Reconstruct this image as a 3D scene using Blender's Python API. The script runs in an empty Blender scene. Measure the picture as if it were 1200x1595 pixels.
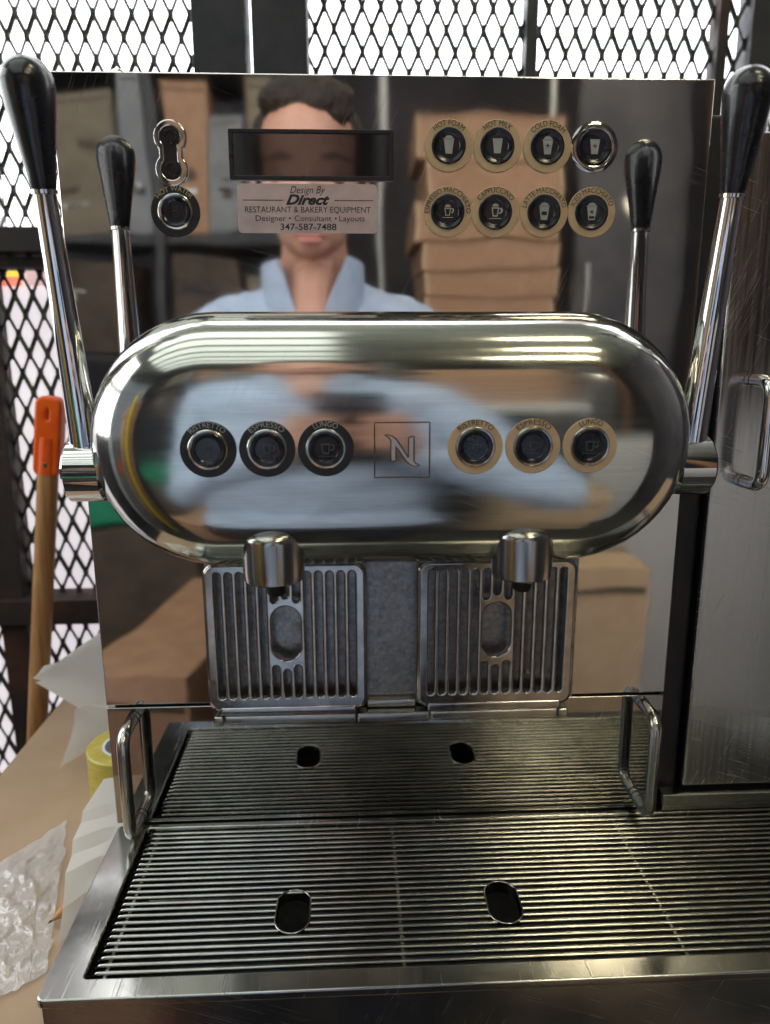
import bpy, bmesh, math, random
from mathutils import Vector, Matrix
random.seed(7)
R = math.radians
PI = math.pi
scn = bpy.context.scene
COL = scn.collection

# ------------------------------------------------------------------ camera
CAM = Vector((-0.02372, -0.45689, 0.22963))
yaw, pitch, roll = 0.0457334, 0.2185386, -0.0033043
fw = Vector((math.sin(yaw)*math.cos(pitch), math.cos(yaw)*math.cos(pitch), -math.sin(pitch)))
rt = Vector((math.cos(yaw), -math.sin(yaw), 0)); up = rt.cross(fw)
rt, up = rt*math.cos(roll)+up*math.sin(roll), -rt*math.sin(roll)+up*math.cos(roll)
cam = bpy.data.cameras.new('camera'); co = bpy.data.objects.new('camera', cam); COL.objects.link(co)
co.matrix_world = Matrix(((rt.x, up.x, -fw.x, CAM.x), (rt.y, up.y, -fw.y, CAM.y), (rt.z, up.z, -fw.z, CAM.z), (0, 0, 0, 1)))
cam.sensor_fit = 'AUTO'; cam.sensor_width = 36.0; cam.lens = 1167.158/1595*36
cam.clip_start = 0.004; cam.clip_end = 100
cam.dof.use_dof = True; cam.dof.focus_distance = 0.43; cam.dof.aperture_fstop = 7.5
scn.camera = co

# ------------------------------------------------------------------ world, exposure
w = bpy.data.worlds.new('World'); scn.world = w; w.use_nodes = True
w.node_tree.nodes['Background'].inputs[0].default_value = (0.80, 0.88, 1.0, 1)
w.node_tree.nodes['Background'].inputs[1].default_value = 0.22
scn.view_settings.view_transform = 'Standard'; scn.view_settings.look = 'None'
scn.view_settings.gamma = 1.0; scn.view_settings.exposure = 0.40; scn.view_settings.use_curve_mapping = False
scn.render.engine = 'CYCLES'
cy = scn.cycles
cy.use_denoising = True; cy.max_bounces = 8; cy.glossy_bounces = 6; cy.diffuse_bounces = 2; cy.transmission_bounces = 4
cy.use_adaptive_sampling = True; cy.adaptive_threshold = 0.02
cy.transparent_max_bounces = 8; cy.caustics_reflective = False; cy.caustics_refractive = False; cy.sample_clamp_indirect = 6.0

def area(name, loc, target, size, power, color, sy=None):
    l = bpy.data.lights.new(name, 'AREA'); l.energy = power; l.color = color
    l.shape = 'RECTANGLE'; l.size = size; l.size_y = sy or size
    o = bpy.data.objects.new(name, l); COL.objects.link(o); o.location = loc
    o.rotation_euler = (Vector(target)-Vector(loc)).to_track_quat('-Z', 'Y').to_euler()
    return o
PANE = 3.2         # brightness of the daylit window panes
TUBE = 15.0         # brightness of the ceiling tubes
PANEL = 0.85        # brightness of the ceiling light panels

# ------------------------------------------------------------------ materials
MATS = {}
def nd(t, kind, **kw):
    n = t.nodes.new(kind)
    for k, v in kw.items(): setattr(n, k, v)
    return n
def pmat(name, c1, c2=None, nscale=20, metal=0, rough=(0.4, 0.5), rscale=None, bump=None, stretch=(1, 1, 1), rot=(0, 0, 0),
         spec=0.5, coat=0, scratch=0, emis=None, trans=0, ior=1.45, wave=None, aniso=0, alpha=1, ramp=(0.35, 0.65), detail=6, through=0):
    """procedural Principled material: two tones mixed by noise, roughness noise, fine bump, scratches, slow waviness"""
    m = bpy.data.materials.new(name); m.use_nodes = True; t = m.node_tree; L = t.links
    b = t.nodes['Principled BSDF']
    tc = nd(t, 'ShaderNodeTexCoord'); mp = nd(t, 'ShaderNodeMapping'); mp.inputs['Scale'].default_value = stretch; mp.inputs['Rotation'].default_value = rot
    L.new(tc.outputs['Object'], mp.inputs['Vector'])
    c1 = tuple(c1)+(1,); c2 = tuple(c2)+(1,) if c2 else c1
    n1 = nd(t, 'ShaderNodeTexNoise'); n1.inputs['Scale'].default_value = nscale; n1.inputs['Detail'].default_value = detail; n1.inputs['Roughness'].default_value = 0.6
    L.new(mp.outputs[0], n1.inputs['Vector'])
    cr = nd(t, 'ShaderNodeValToRGB'); cr.color_ramp.elements[0].position = ramp[0]; cr.color_ramp.elements[1].position = ramp[1]
    cr.color_ramp.elements[0].color = c1; cr.color_ramp.elements[1].color = c2
    L.new(n1.outputs['Fac'], cr.inputs[0]); L.new(cr.outputs[0], b.inputs['Base Color'])
    b.inputs['Metallic'].default_value = metal; b.inputs['Specular IOR Level'].default_value = spec
    b.inputs['Coat Weight'].default_value = coat; b.inputs['Coat Roughness'].default_value = 0.08
    b.inputs['IOR'].default_value = ior; b.inputs['Transmission Weight'].default_value = trans; b.inputs['Alpha'].default_value = alpha
    b.inputs['Anisotropic'].default_value = aniso
    n2 = nd(t, 'ShaderNodeTexNoise'); n2.inputs['Scale'].default_value = rscale or nscale*2.3; n2.inputs['Detail'].default_value = 5
    L.new(mp.outputs[0], n2.inputs['Vector'])
    mr = nd(t, 'ShaderNodeMapRange'); mr.inputs['From Min'].default_value = 0.3; mr.inputs['From Max'].default_value = 0.7
    mr.inputs['To Min'].default_value = rough[0]; mr.inputs['To Max'].default_value = rough[1]
    L.new(n2.outputs['Fac'], mr.inputs['Value']); rsock = mr.outputs[0]
    nsock = None
    def addbump(hs, strength, dist):
        nonlocal nsock
        bp = nd(t, 'ShaderNodeBump'); bp.inputs['Strength'].default_value = strength; bp.inputs['Distance'].default_value = dist
        L.new(hs, bp.inputs['Height'])
        if nsock: L.new(nsock, bp.inputs['Normal'])
        nsock = bp.outputs[0]
    if wave:      # slow waviness of thin sheet metal
        n = nd(t, 'ShaderNodeTexNoise'); n.inputs['Scale'].default_value = wave[0]; n.inputs['Detail'].default_value = 1.0
        L.new(tc.outputs['Object'], n.inputs['Vector']); addbump(n.outputs['Fac'], 1.0, wave[1])
    if bump:
        n = nd(t, 'ShaderNodeTexNoise'); n.inputs['Scale'].default_value = bump[0]; n.inputs['Detail'].default_value = 5
        L.new(mp.outputs[0], n.inputs['Vector']); addbump(n.outputs['Fac'], bump[1], bump[2])
    if scratch:   # fine wiping scratches in several directions, in patches
        acc = None
        pn = nd(t, 'ShaderNodeTexNoise'); pn.inputs['Scale'].default_value = 10; pn.inputs['Detail'].default_value = 1
        L.new(tc.outputs['Object'], pn.inputs['Vector'])
        for k, (ang, sc) in enumerate(((0.35, 1.0), (-1.15, 1.2))):
            m2 = nd(t, 'ShaderNodeMapping'); m2.vector_type = 'TEXTURE'; m2.inputs['Rotation'].default_value = (0, ang, 0); m2.inputs['Scale'].default_value = (1/(26*sc), 1/26, 1/(2600*sc))
            m2.inputs['Location'].default_value = (k*3.1, k*1.7, k*2.3)
            L.new(tc.outputs['Object'], m2.inputs['Vector'])
            n = nd(t, 'ShaderNodeTexNoise'); n.inputs['Scale'].default_value = 1.0; n.inputs['Detail'].default_value = 0; n.inputs['Distortion'].default_value = 0.6
            L.new(m2.outputs[0], n.inputs['Vector'])
            ad = nd(t, 'ShaderNodeMath', operation='ADD' if k else 'SUBTRACT'); L.new(n.outputs['Fac'], ad.inputs[0])
            ps = nd(t, 'ShaderNodeMath', operation='MULTIPLY_ADD'); ps.inputs[1].default_value = 0.5; ps.inputs[2].default_value = -0.25; L.new(pn.outputs['Fac'], ps.inputs[0]); L.new(ps.outputs[0], ad.inputs[1])
            r = nd(t, 'ShaderNodeMapRange'); r.inputs['From Min'].default_value = 0.76; r.inputs['From Max'].default_value = 0.86
            L.new(ad.outputs[0], r.inputs['Value'])
            if acc is None: acc = r.outputs[0]
            else:
                a = nd(t, 'ShaderNodeMath', operation='MAXIMUM'); L.new(acc, a.inputs[0]); L.new(r.outputs[0], a.inputs[1]); acc = a.outputs[0]
        s = nd(t, 'ShaderNodeMath', operation='MULTIPLY'); s.inputs[1].default_value = scratch; L.new(acc, s.inputs[0])
        a = nd(t, 'ShaderNodeMath', operation='ADD'); L.new(rsock, a.inputs[0]); L.new(s.outputs[0], a.inputs[1]); rsock = a.outputs[0]
    L.new(rsock, b.inputs['Roughness'])
    if nsock: L.new(nsock, b.inputs['Normal'])
    if emis:
        b.inputs['Emission Strength'].default_value = emis
        L.new(cr.outputs[0], b.inputs['Emission Color'])
    if through:   # thin sheet that lets light through
        tl = nd(t, 'ShaderNodeBsdfTranslucent'); mx = nd(t, 'ShaderNodeMixShader'); mx.inputs[0].default_value = through
        L.new(cr.outputs[0], tl.inputs['Color']); L.new(b.outputs[0], mx.inputs[1]); L.new(tl.outputs[0], mx.inputs[2])
        L.new(mx.outputs[0], t.nodes['Material Output'].inputs['Surface'])
    MATS[name] = m
    return m

pmat('mirror_steel', (0.58, 0.565, 0.545), (0.63, 0.615, 0.595), 6, metal=1, rough=(0.022, 0.05), rscale=25, scratch=0.07, wave=(13, 0.00042), detail=2)
pmat('drawer_steel', (0.38, 0.375, 0.36), (0.45, 0.445, 0.43), 9, metal=1, rough=(0.02, 0.05), rscale=40, scratch=0.12, wave=(9, 0.00010), detail=2)
pmat('head_steel', (0.54, 0.55, 0.51), (0.60, 0.61, 0.57), 5, metal=1, rough=(0.095, 0.145), rscale=1, stretch=(6, 60, 220), detail=2, scratch=0.08)
pmat('chrome', (0.64, 0.64, 0.64), (0.70, 0.70, 0.70), 30, metal=1, rough=(0.025, 0.06), detail=2)
pmat('cast_chrome', (0.40, 0.395, 0.385), (0.56, 0.55, 0.53), 90, metal=1, rough=(0.07, 0.17), detail=4)
pmat('satin_steel', (0.46, 0.46, 0.42), (0.54, 0.54, 0.50), 40, metal=1, rough=(0.14, 0.24), detail=3)
pmat('spout_steel', (0.38, 0.375, 0.35), (0.48, 0.47, 0.44), 1, metal=1, rough=(0.16, 0.26), rscale=1, stretch=(900, 900, 25), detail=2)
pmat('brushed_steel', (0.48, 0.48, 0.48), (0.58, 0.58, 0.58), 1, metal=1, rough=(0.12, 0.24), rscale=1, stretch=(500, 60, 14), detail=2, scratch=0.16)
pmat('rim_steel', (0.36, 0.36, 0.34), (0.45, 0.45, 0.43), 26, metal=1, rough=(0.10, 0.20), rscale=30, scratch=0.15, detail=3)
pmat('rod_steel', (0.31, 0.31, 0.29), (0.40, 0.40, 0.37), 70, metal=1, rough=(0.14, 0.22), rscale=40, detail=2)
pmat('stained_plate', (0.23, 0.225, 0.215), (0.38, 0.375, 0.365), 340, metal=0.9, rough=(0.26, 0.42), rscale=60, bump=(500, 0.12, 0.0002), ramp=(0.36, 0.64), detail=9)
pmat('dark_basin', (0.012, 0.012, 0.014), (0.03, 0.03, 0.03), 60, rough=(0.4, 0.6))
pmat('black_shell', (0.010, 0.011, 0.014), (0.018, 0.018, 0.022), 30, rough=(0.35, 0.5))
pmat('knob_plastic', (0.006, 0.007, 0.010), (0.011, 0.012, 0.016), 40, rough=(0.22, 0.34), bump=(300, 0.06, 0.0003), coat=0.3)
pmat('nozzle_rubber', (0.008, 0.008, 0.008), (0.014, 0.014, 0.014), 90, rough=(0.5, 0.65))
pmat('tan_ring', (0.50, 0.36, 0.21), (0.56, 0.41, 0.25), 120, rough=(0.40, 0.52))
pmat('black_ring', (0.010, 0.010, 0.012), (0.017, 0.016, 0.018), 120, rough=(0.35, 0.5))
pmat('button_cap', (0.008, 0.010, 0.017), (0.014, 0.016, 0.026), 90, rough=(0.16, 0.24), coat=0.15)
pmat('icon_grey', (0.30, 0.33, 0.32), (0.36, 0.39, 0.38), 200, rough=(0.4, 0.5))
pmat('icon_dim', (0.040, 0.044, 0.050), (0.055, 0.06, 0.066), 200, rough=(0.4, 0.5))
pmat('ink_dark', (0.012, 0.012, 0.022), (0.02, 0.02, 0.03), 300, rough=(0.45, 0.6))
pmat('ink_gold', (0.42, 0.36, 0.24), (0.5, 0.43, 0.30), 300, rough=(0.4, 0.5))
pmat('display_glass', (0.004, 0.004, 0.006), (0.006, 0.006, 0.008), 30, rough=(0.05, 0.08), spec=0.5, ior=1.85, detail=0)
pmat('display_bezel', (0.012, 0.012, 0.016), (0.02, 0.02, 0.024), 60, rough=(0.25, 0.35))
pmat('foil_label', (0.50, 0.44, 0.43), (0.64, 0.58, 0.57), 55, metal=0.75, rough=(0.30, 0.44), bump=(160, 0.10, 0.0003))  # pink tint of the reflected face is put into the silver colour
pmat('engraved', (0.10, 0.08, 0.06), (0.16, 0.13, 0.10), 200, metal=0.8, rough=(0.35, 0.5))
pmat('guard_paint_flare', (0.025, 0.036, 0.031), (0.06, 0.068, 0.060), 30, rough=(0.4, 0.6), bump=(200, 0.2, 0.0004))  # grey-green paint, lightened to stand in for flare from the bright window
pmat('iron_rust', (0.020, 0.016, 0.016), (0.09, 0.035, 0.020), 14, rough=(0.5, 0.8), bump=(120, 0.4, 0.0008), ramp=(0.45, 0.75))
pmat('iron_dark', (0.012, 0.015, 0.024), (0.035, 0.04, 0.045), 22, rough=(0.4, 0.7), bump=(100, 0.3, 0.0006), ramp=(0.45, 0.8))
pmat('pane_white', (0.93, 0.94, 1.0), (1.0, 1.0, 1.0), 4, rough=(0.5, 0.6), emis=PANE)
pmat('pane_pale', (0.80, 0.72, 0.77), (0.97, 0.92, 0.96), 5, rough=(0.5, 0.6), emis=0.62)
pmat('pane_side', (0.88, 0.96, 0.93), (1.0, 1.0, 1.0), 4, rough=(0.5, 0.6), emis=2.4)
pmat('poster_red', (0.80, 0.12, 0.08), (0.9, 0.3, 0.2), 30, rough=(0.4, 0.5), emis=0.8)  # all three posters glow to stand in for daylight from behind
pmat('poster_yellow', (0.9, 0.65, 0.05), (0.95, 0.75, 0.1), 30, rough=(0.4, 0.5), emis=0.8)
pmat('poster_pink', (0.85, 0.55, 0.55), (0.9, 0.62, 0.62), 30, rough=(0.4, 0.5), emis=0.55)
pmat('kraft', (0.36, 0.205, 0.125), (0.43, 0.26, 0.165), 18, rough=(0.75, 0.9), bump=(180, 0.15, 0.0004))
pmat('kraft_light', (0.50, 0.35, 0.21), (0.57, 0.41, 0.26), 18, rough=(0.75, 0.9), bump=(180, 0.15, 0.0004))  # lighter kraft; on the low right carton it stands in for sunlight
pmat('kraft_table', (0.36, 0.245, 0.155), (0.42, 0.30, 0.20), 9, rough=(0.7, 0.85), bump=(60, 0.2, 0.0008))
pmat('kraft_dark', (0.06, 0.045, 0.035), (0.11, 0.08, 0.06), 14, rough=(0.7, 0.9), bump=(160, 0.15, 0.0004))
pmat('carton_beige', (0.17, 0.14, 0.10), (0.24, 0.20, 0.145), 10, rough=(0.7, 0.85), bump=(120, 0.15, 0.0004))
pmat('carton_grey', (0.17, 0.18, 0.19), (0.26, 0.27, 0.28), 10, rough=(0.6, 0.8), bump=(120, 0.15, 0.0004))
pmat('paper_white', (0.88, 0.87, 0.84), (0.93, 0.92, 0.90), 12, rough=(0.5, 0.7), bump=(90, 0.15, 0.0005), through=0.62)
pmat('paper_cream', (0.66, 0.58, 0.43), (0.74, 0.66, 0.52), 12, rough=(0.5, 0.7), bump=(90, 0.15, 0.0005))
pmat('tape_yellow', (0.50, 0.40, 0.05), (0.60, 0.50, 0.10), 60, rough=(0.18, 0.3), stretch=(1, 1, 14), coat=0.4)
pmat('core_white', (0.70, 0.70, 0.70), (0.78, 0.78, 0.78), 60, rough=(0.6, 0.7))
pmat('orange_plastic', (0.85, 0.10, 0.005), (0.92, 0.14, 0.01), 40, rough=(0.3, 0.42), bump=(200, 0.05, 0.0003))
pmat('broom_wood', (0.36, 0.17, 0.06), (0.52, 0.29, 0.12), 1, rough=(0.4, 0.55), stretch=(160, 160, 12), bump=(1.0, 0.2, 0.0006))
pmat('pencil_paint', (0.75, 0.30, 0.02), (0.8, 0.35, 0.03), 40, rough=(0.3, 0.4))
pmat('clear_film', (0.78, 0.80, 0.83), (0.92, 0.93, 0.94), 60, rough=(0.03, 0.08), spec=1.0, ior=1.8, alpha=0.24)
pmat('wood_brown', (0.16, 0.075, 0.035), (0.24, 0.12, 0.06), 1, rough=(0.5, 0.7), stretch=(40, 40, 5))
pmat('wall_dark', (0.045, 0.043, 0.055), (0.085, 0.078, 0.085), 2.2, rough=(0.7, 0.9))
pmat('ceiling_paint', (0.13, 0.14, 0.12), (0.19, 0.20, 0.17), 3, rough=(0.7, 0.9))
pmat('floor_concrete', (0.03, 0.03, 0.032), (0.06, 0.058, 0.056), 4, rough=(0.5, 0.8))
pmat('grey_cabinet', (0.055, 0.055, 0.065), (0.10, 0.095, 0.10), 5, rough=(0.3, 0.5))
pmat('rack_paint', (0.03, 0.032, 0.038), (0.05, 0.05, 0.055), 20, rough=(0.4, 0.6))
pmat('white_pipe', (0.62, 0.62, 0.60), (0.7, 0.7, 0.68), 20, rough=(0.3, 0.5))
pmat('tube_warm', (1.0, 0.87, 0.60), (1.0, 0.89, 0.63), 3, rough=(0.4, 0.5), emis=TUBE*2)
pmat('tube_cool', (0.92, 1.0, 0.90), (0.95, 1.0, 0.93), 3, rough=(0.4, 0.5), emis=PANEL)
pmat('lamp_white', (0.65, 0.66, 0.62), (0.72, 0.73, 0.70), 20, rough=(0.4, 0.6))
pmat('green_plastic', (0.01, 0.22, 0.12), (0.02, 0.28, 0.16), 20, rough=(0.3, 0.45))
pmat('yellow_plastic', (0.62, 0.46, 0.03), (0.7, 0.54, 0.06), 20, rough=(0.35, 0.5))
pmat('skin', (0.56, 0.29, 0.20), (0.64, 0.36, 0.26), 30, rough=(0.42, 0.55), bump=(400, 0.1, 0.0005))
pmat('lip', (0.50, 0.19, 0.15), (0.55, 0.22, 0.18), 60, rough=(0.4, 0.5))
pmat('hair_brown', (0.010, 0.007, 0.006), (0.040, 0.026, 0.018), 1, rough=(0.45, 0.65), stretch=(260, 160, 60), bump=(1.0, 1.0, 0.006))
pmat('shirt_blue', (0.38, 0.47, 0.61), (0.47, 0.56, 0.71), 40, rough=(0.75, 0.9), bump=(500, 0.3, 0.0006))
pmat('trouser_dark', (0.02, 0.022, 0.03), (0.035, 0.036, 0.045), 30, rough=(0.8, 0.9))
pmat('phone_black', (0.008, 0.009, 0.012), (0.012, 0.013, 0.018), 30, rough=(0.15, 0.25))
pmat('eye_dark', (0.03, 0.02, 0.015), (0.05, 0.03, 0.02), 60, rough=(0.1, 0.2))

# ------------------------------------------------------------------ mesh helpers
def smooth(me, ang=38):
    for p in me.polygons: p.use_smooth = True
    me.set_sharp_from_angle(angle=R(ang))
def obj(name, me, mat, parent=None, ang=38):
    if isinstance(me, bmesh.types.BMesh):
        b = me; me = bpy.data.meshes.new(name); b.normal_update(); b.to_mesh(me); b.free()
    if ang: smooth(me, ang)
    me.materials.clear(); me.materials.append(MATS[mat])
    o = bpy.data.objects.new(name, me); COL.objects.link(o)
    if parent: o.parent = parent
    if ang in (35, 38):      # keep flat faces flat beside their rounded edges
        wn = o.modifiers.new('weighted_normal', 'WEIGHTED_NORMAL'); wn.keep_sharp = True; wn.weight = 100; wn.mode = 'FACE_AREA'
    return o
def empty(name, loc=(0, 0, 0)):
    o = bpy.data.objects.new(name, None); COL.objects.link(o); o.empty_display_size = 0.02
    return o
def tag(o, label=None, cat=None, group=None, kind=None):
    if label: o['label'] = label
    if cat: o['category'] = cat
    if group: o['group'] = group
    if kind: o['kind'] = kind
    return o
def bm_new(): return bmesh.new()
def box(bm, x0, x1, y0, y1, z0, z1, bev=0.0, seg=2, M=None):
    b = bmesh.new()
    vs = [b.verts.new(v) for v in ((x0,y0,z0),(x1,y0,z0),(x1,y1,z0),(x0,y1,z0),(x0,y0,z1),(x1,y0,z1),(x1,y1,z1),(x0,y1,z1))]
    for f in ((0,3,2,1),(4,5,6,7),(0,1,5,4),(1,2,6,5),(2,3,7,6),(3,0,4,7)): b.faces.new([vs[i] for i in f])
    if bev: bmesh.ops.bevel(b, geom=list(b.edges), offset=bev, segments=seg, profile=0.5, affect='EDGES')
    if M: bmesh.ops.transform(b, matrix=M, verts=b.verts)
    merge(bm, b); return bm
def merge(bm, b):
    me = bpy.data.meshes.new('tmp'); b.to_mesh(me); b.free(); bm.from_mesh(me); bpy.data.meshes.remove(me)
def tube(bm, pts, rad, seg=12, closed=False, cap=True):
    """sweep a circle along pts; rad a number or one per point"""
    P = [Vector(p) for p in pts]; n = len(P)
    rr = rad if isinstance(rad, (list, tuple)) else [rad]*n
    rings = []; prev = None
    for i in range(n):
        if closed: d = (P[(i+1) % n]-P[i-1]).normalized()
        else: d = (P[min(i+1, n-1)]-P[max(i-1, 0)]).normalized()
        if prev is None:
            a = Vector((0, 0, 1)) if abs(d.z) < 0.9 else Vector((1, 0, 0))
            u = d.cross(a).normalized()
        else:
            u = (prev-d*prev.dot(d)).normalized()
        prev = u; v = d.cross(u)
        rings.append([bm.verts.new(P[i]+(u*math.cos(2*PI*k/seg)+v*math.sin(2*PI*k/seg))*rr[i]) for k in range(seg)])
    for i in range(n if closed else n-1):
        a, b2 = rings[i], rings[(i+1) % n]
        for k in range(seg): bm.faces.new((a[k], a[(k+1) % seg], b2[(k+1) % seg], b2[k]))
    if cap and not closed:
        bm.faces.new(list(reversed(rings[0]))); bm.faces.new(rings[-1])
    return bm
def lathe(bm, prof, seg=48, M=None):
    """prof list of (radius, height) revolved about local Z"""
    b = bmesh.new(); rings = []
    for r, h in prof:
        if r < 1e-6: rings.append([b.verts.new((0, 0, h))])
        else: rings.append([b.verts.new((r*math.cos(2*PI*k/seg), r*math.sin(2*PI*k/seg), h)) for k in range(seg)])
    for a, c in zip(rings, rings[1:]):
        for k in range(seg):
            k2 = (k+1) % seg
            if len(a) == 1 and len(c) == 1: continue
            if len(a) == 1: b.faces.new((a[0], c[k], c[k2]))
            elif len(c) == 1: b.faces.new((a[k], a[k2], c[0]))
            else: b.faces.new((a[k], a[k2], c[k2], c[k]))
    bmesh.ops.recalc_face_normals(b, faces=b.faces)
    if M: bmesh.ops.transform(b, matrix=M, verts=b.verts)
    merge(bm, b); return bm
def toward(loc):      # local Z points to the viewer side (-Y)
    return Matrix.Translation(loc) @ Matrix.Rotation(R(90), 4, 'X')
def fillet(pts, r, n=6):
    out = []
    for i, p in enumerate(pts):
        p = Vector(p)
        if i in (0, len(pts)-1): out.append(p); continue
        a = (Vector(pts[i-1])-p).normalized(); b = (Vector(pts[i+1])-p).normalized()
        A, B = p+a*r, p+b*r
        for k in range(n+1):
            t = k/n; out.append(A*(1-t)**2+p*2*t*(1-t)+B*t*t)
    return out
def shape2d(polys, depth, bev=0.0, res=1, M=None):
    """filled flat outlines (inner ones are holes), extruded; local XY, centred in Z"""
    cu = bpy.data.curves.new('tmp', 'CURVE'); cu.dimensions = '2D'; cu.fill_mode = 'BOTH'
    cu.extrude = depth/2; cu.bevel_depth = bev; cu.bevel_resolution = res
    for pl in polys:
        s = cu.splines.new('POLY'); s.points.add(len(pl)-1); s.use_cyclic_u = True
        for q, pt in zip(pl, s.points): pt.co = (q[0], q[1], 0, 1)
    return curve_mesh(cu, M)
def curve_mesh(cu, M=None):
    o = bpy.data.objects.new('tmp', cu); COL.objects.link(o)
    dg = bpy.context.evaluated_depsgraph_get()
    me = bpy.data.meshes.new_from_object(o.evaluated_get(dg)); bpy.data.objects.remove(o); bpy.data.curves.remove(cu)
    if M: me.transform(M)
    return me
def text_mesh(body, size, depth=0.0001, width=None, shear=0, bold=0.0, spacing=1.0):
    cu = bpy.data.curves.new('tmp', 'FONT'); cu.body = body; cu.size = size; cu.align_x = 'CENTER'; cu.extrude = depth/2
    cu.shear = shear; cu.offset = bold; cu.space_character = spacing; cu.resolution_u = 3
    me = curve_mesh(cu)
    if width:
        xs = [v.co.x for v in me.vertices]; k = width/(max(xs)-min(xs)); c = (max(xs)+min(xs))/2
        for v in me.vertices: v.co.x = (v.co.x-c)*k
    return me
def bend(me, rad):
    for v in me.vertices:
        a = v.co.x/rad; r = rad+v.co.y
        v.co.x = r*math.sin(a); v.co.y = r*math.cos(a)
    return me
def circle(cx, cz, r, n=32): return [(cx+r*math.cos(2*PI*k/n), cz+r*math.sin(2*PI*k/n)) for k in range(n)]
def slot(cx, z0, z1, w, n=8):
    r = w/2; out = []
    for k in range(n+1): a = PI*k/n; out.append((cx+r*math.cos(a), z1-r+r*math.sin(a)))
    for k in range(n+1): a = PI+PI*k/n; out.append((cx+r*math.cos(a), z0+r+r*math.sin(a)))
    return out
def rrect(x0, x1, z0, z1, r, n=6):
    out = []
    for cx, cz, a0 in ((x1-r, z1-r, 0), (x0+r, z1-r, 90), (x0+r, z0+r, 180), (x1-r, z0+r, 270)):
        for k in range(n+1): a = R(a0+90*k/n); out.append((cx+r*math.cos(a), cz+r*math.sin(a)))
    return out
def remeshed(bm, voxel, iters=6, fac=0.5, noise=None):
    me = bpy.data.meshes.new('tmp'); bm.to_mesh(me); bm.free()
    o = bpy.data.objects.new('tmp', me); COL.objects.link(o)
    m = o.modifiers.new('r', 'REMESH'); m.mode = 'VOXEL'; m.voxel_size = voxel
    s = o.modifiers.new('s', 'SMOOTH'); s.factor = fac; s.iterations = iters
    if noise:
        tx = bpy.data.textures.new('tmp', 'CLOUDS'); tx.noise_scale = noise[0]
        d = o.modifiers.new('d', 'DISPLACE'); d.texture = tx; d.strength = noise[1]; d.mid_level = 0.5
    dg = bpy.context.evaluated_depsgraph_get()
    r = bpy.data.meshes.new_from_object(o.evaluated_get(dg)); bpy.data.objects.remove(o); bpy.data.meshes.remove(me)
    return r
def ell(bm, c, r, rot=None):
    M = Matrix.Translation(c)
    if rot: M = M @ Matrix.Rotation(rot[1], 4, rot[0])
    M = M @ Matrix.Diagonal((r[0], r[1], r[2], 1))
    bmesh.ops.create_icosphere(bm, subdivisions=3, radius=1, matrix=M)
def cap(bm, a, b, ra, rb):
    a, b = Vector(a), Vector(b); n = 10
    for k in range(n+1):
        t = k/n; r = ra+(rb-ra)*t; bmesh.ops.create_icosphere(bm, subdivisions=2, radius=r, matrix=Matrix.Translation(a+(b-a)*t))

# ------------------------------------------------------------------ the setting
FLOOR = -1.21; TABLE = -0.15
b = bm_new(); box(b, -4, 4, -6, 3, FLOOR-0.1, FLOOR); tag(obj('floor', b, 'floor_concrete', ang=0), kind='structure')
b = bm_new(); box(b, -3.2, 3.2, -5.2, 0.62, 1.95, 2.05); tag(obj('ceiling', b, 'ceiling_paint', ang=0), kind='structure')
b = bm_new(); box(b, -3.2, 3.2, -4.3, -4.2, FLOOR, 1.95); tag(obj('back_wall', b, 'wall_dark', ang=0), kind='structure')
b = bm_new(); box(b, 2.1, 2.2, -4.2, 0.5, FLOOR, 1.95); tag(obj('side_wall', b, 'wall_dark', ang=0), kind='structure')

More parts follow.
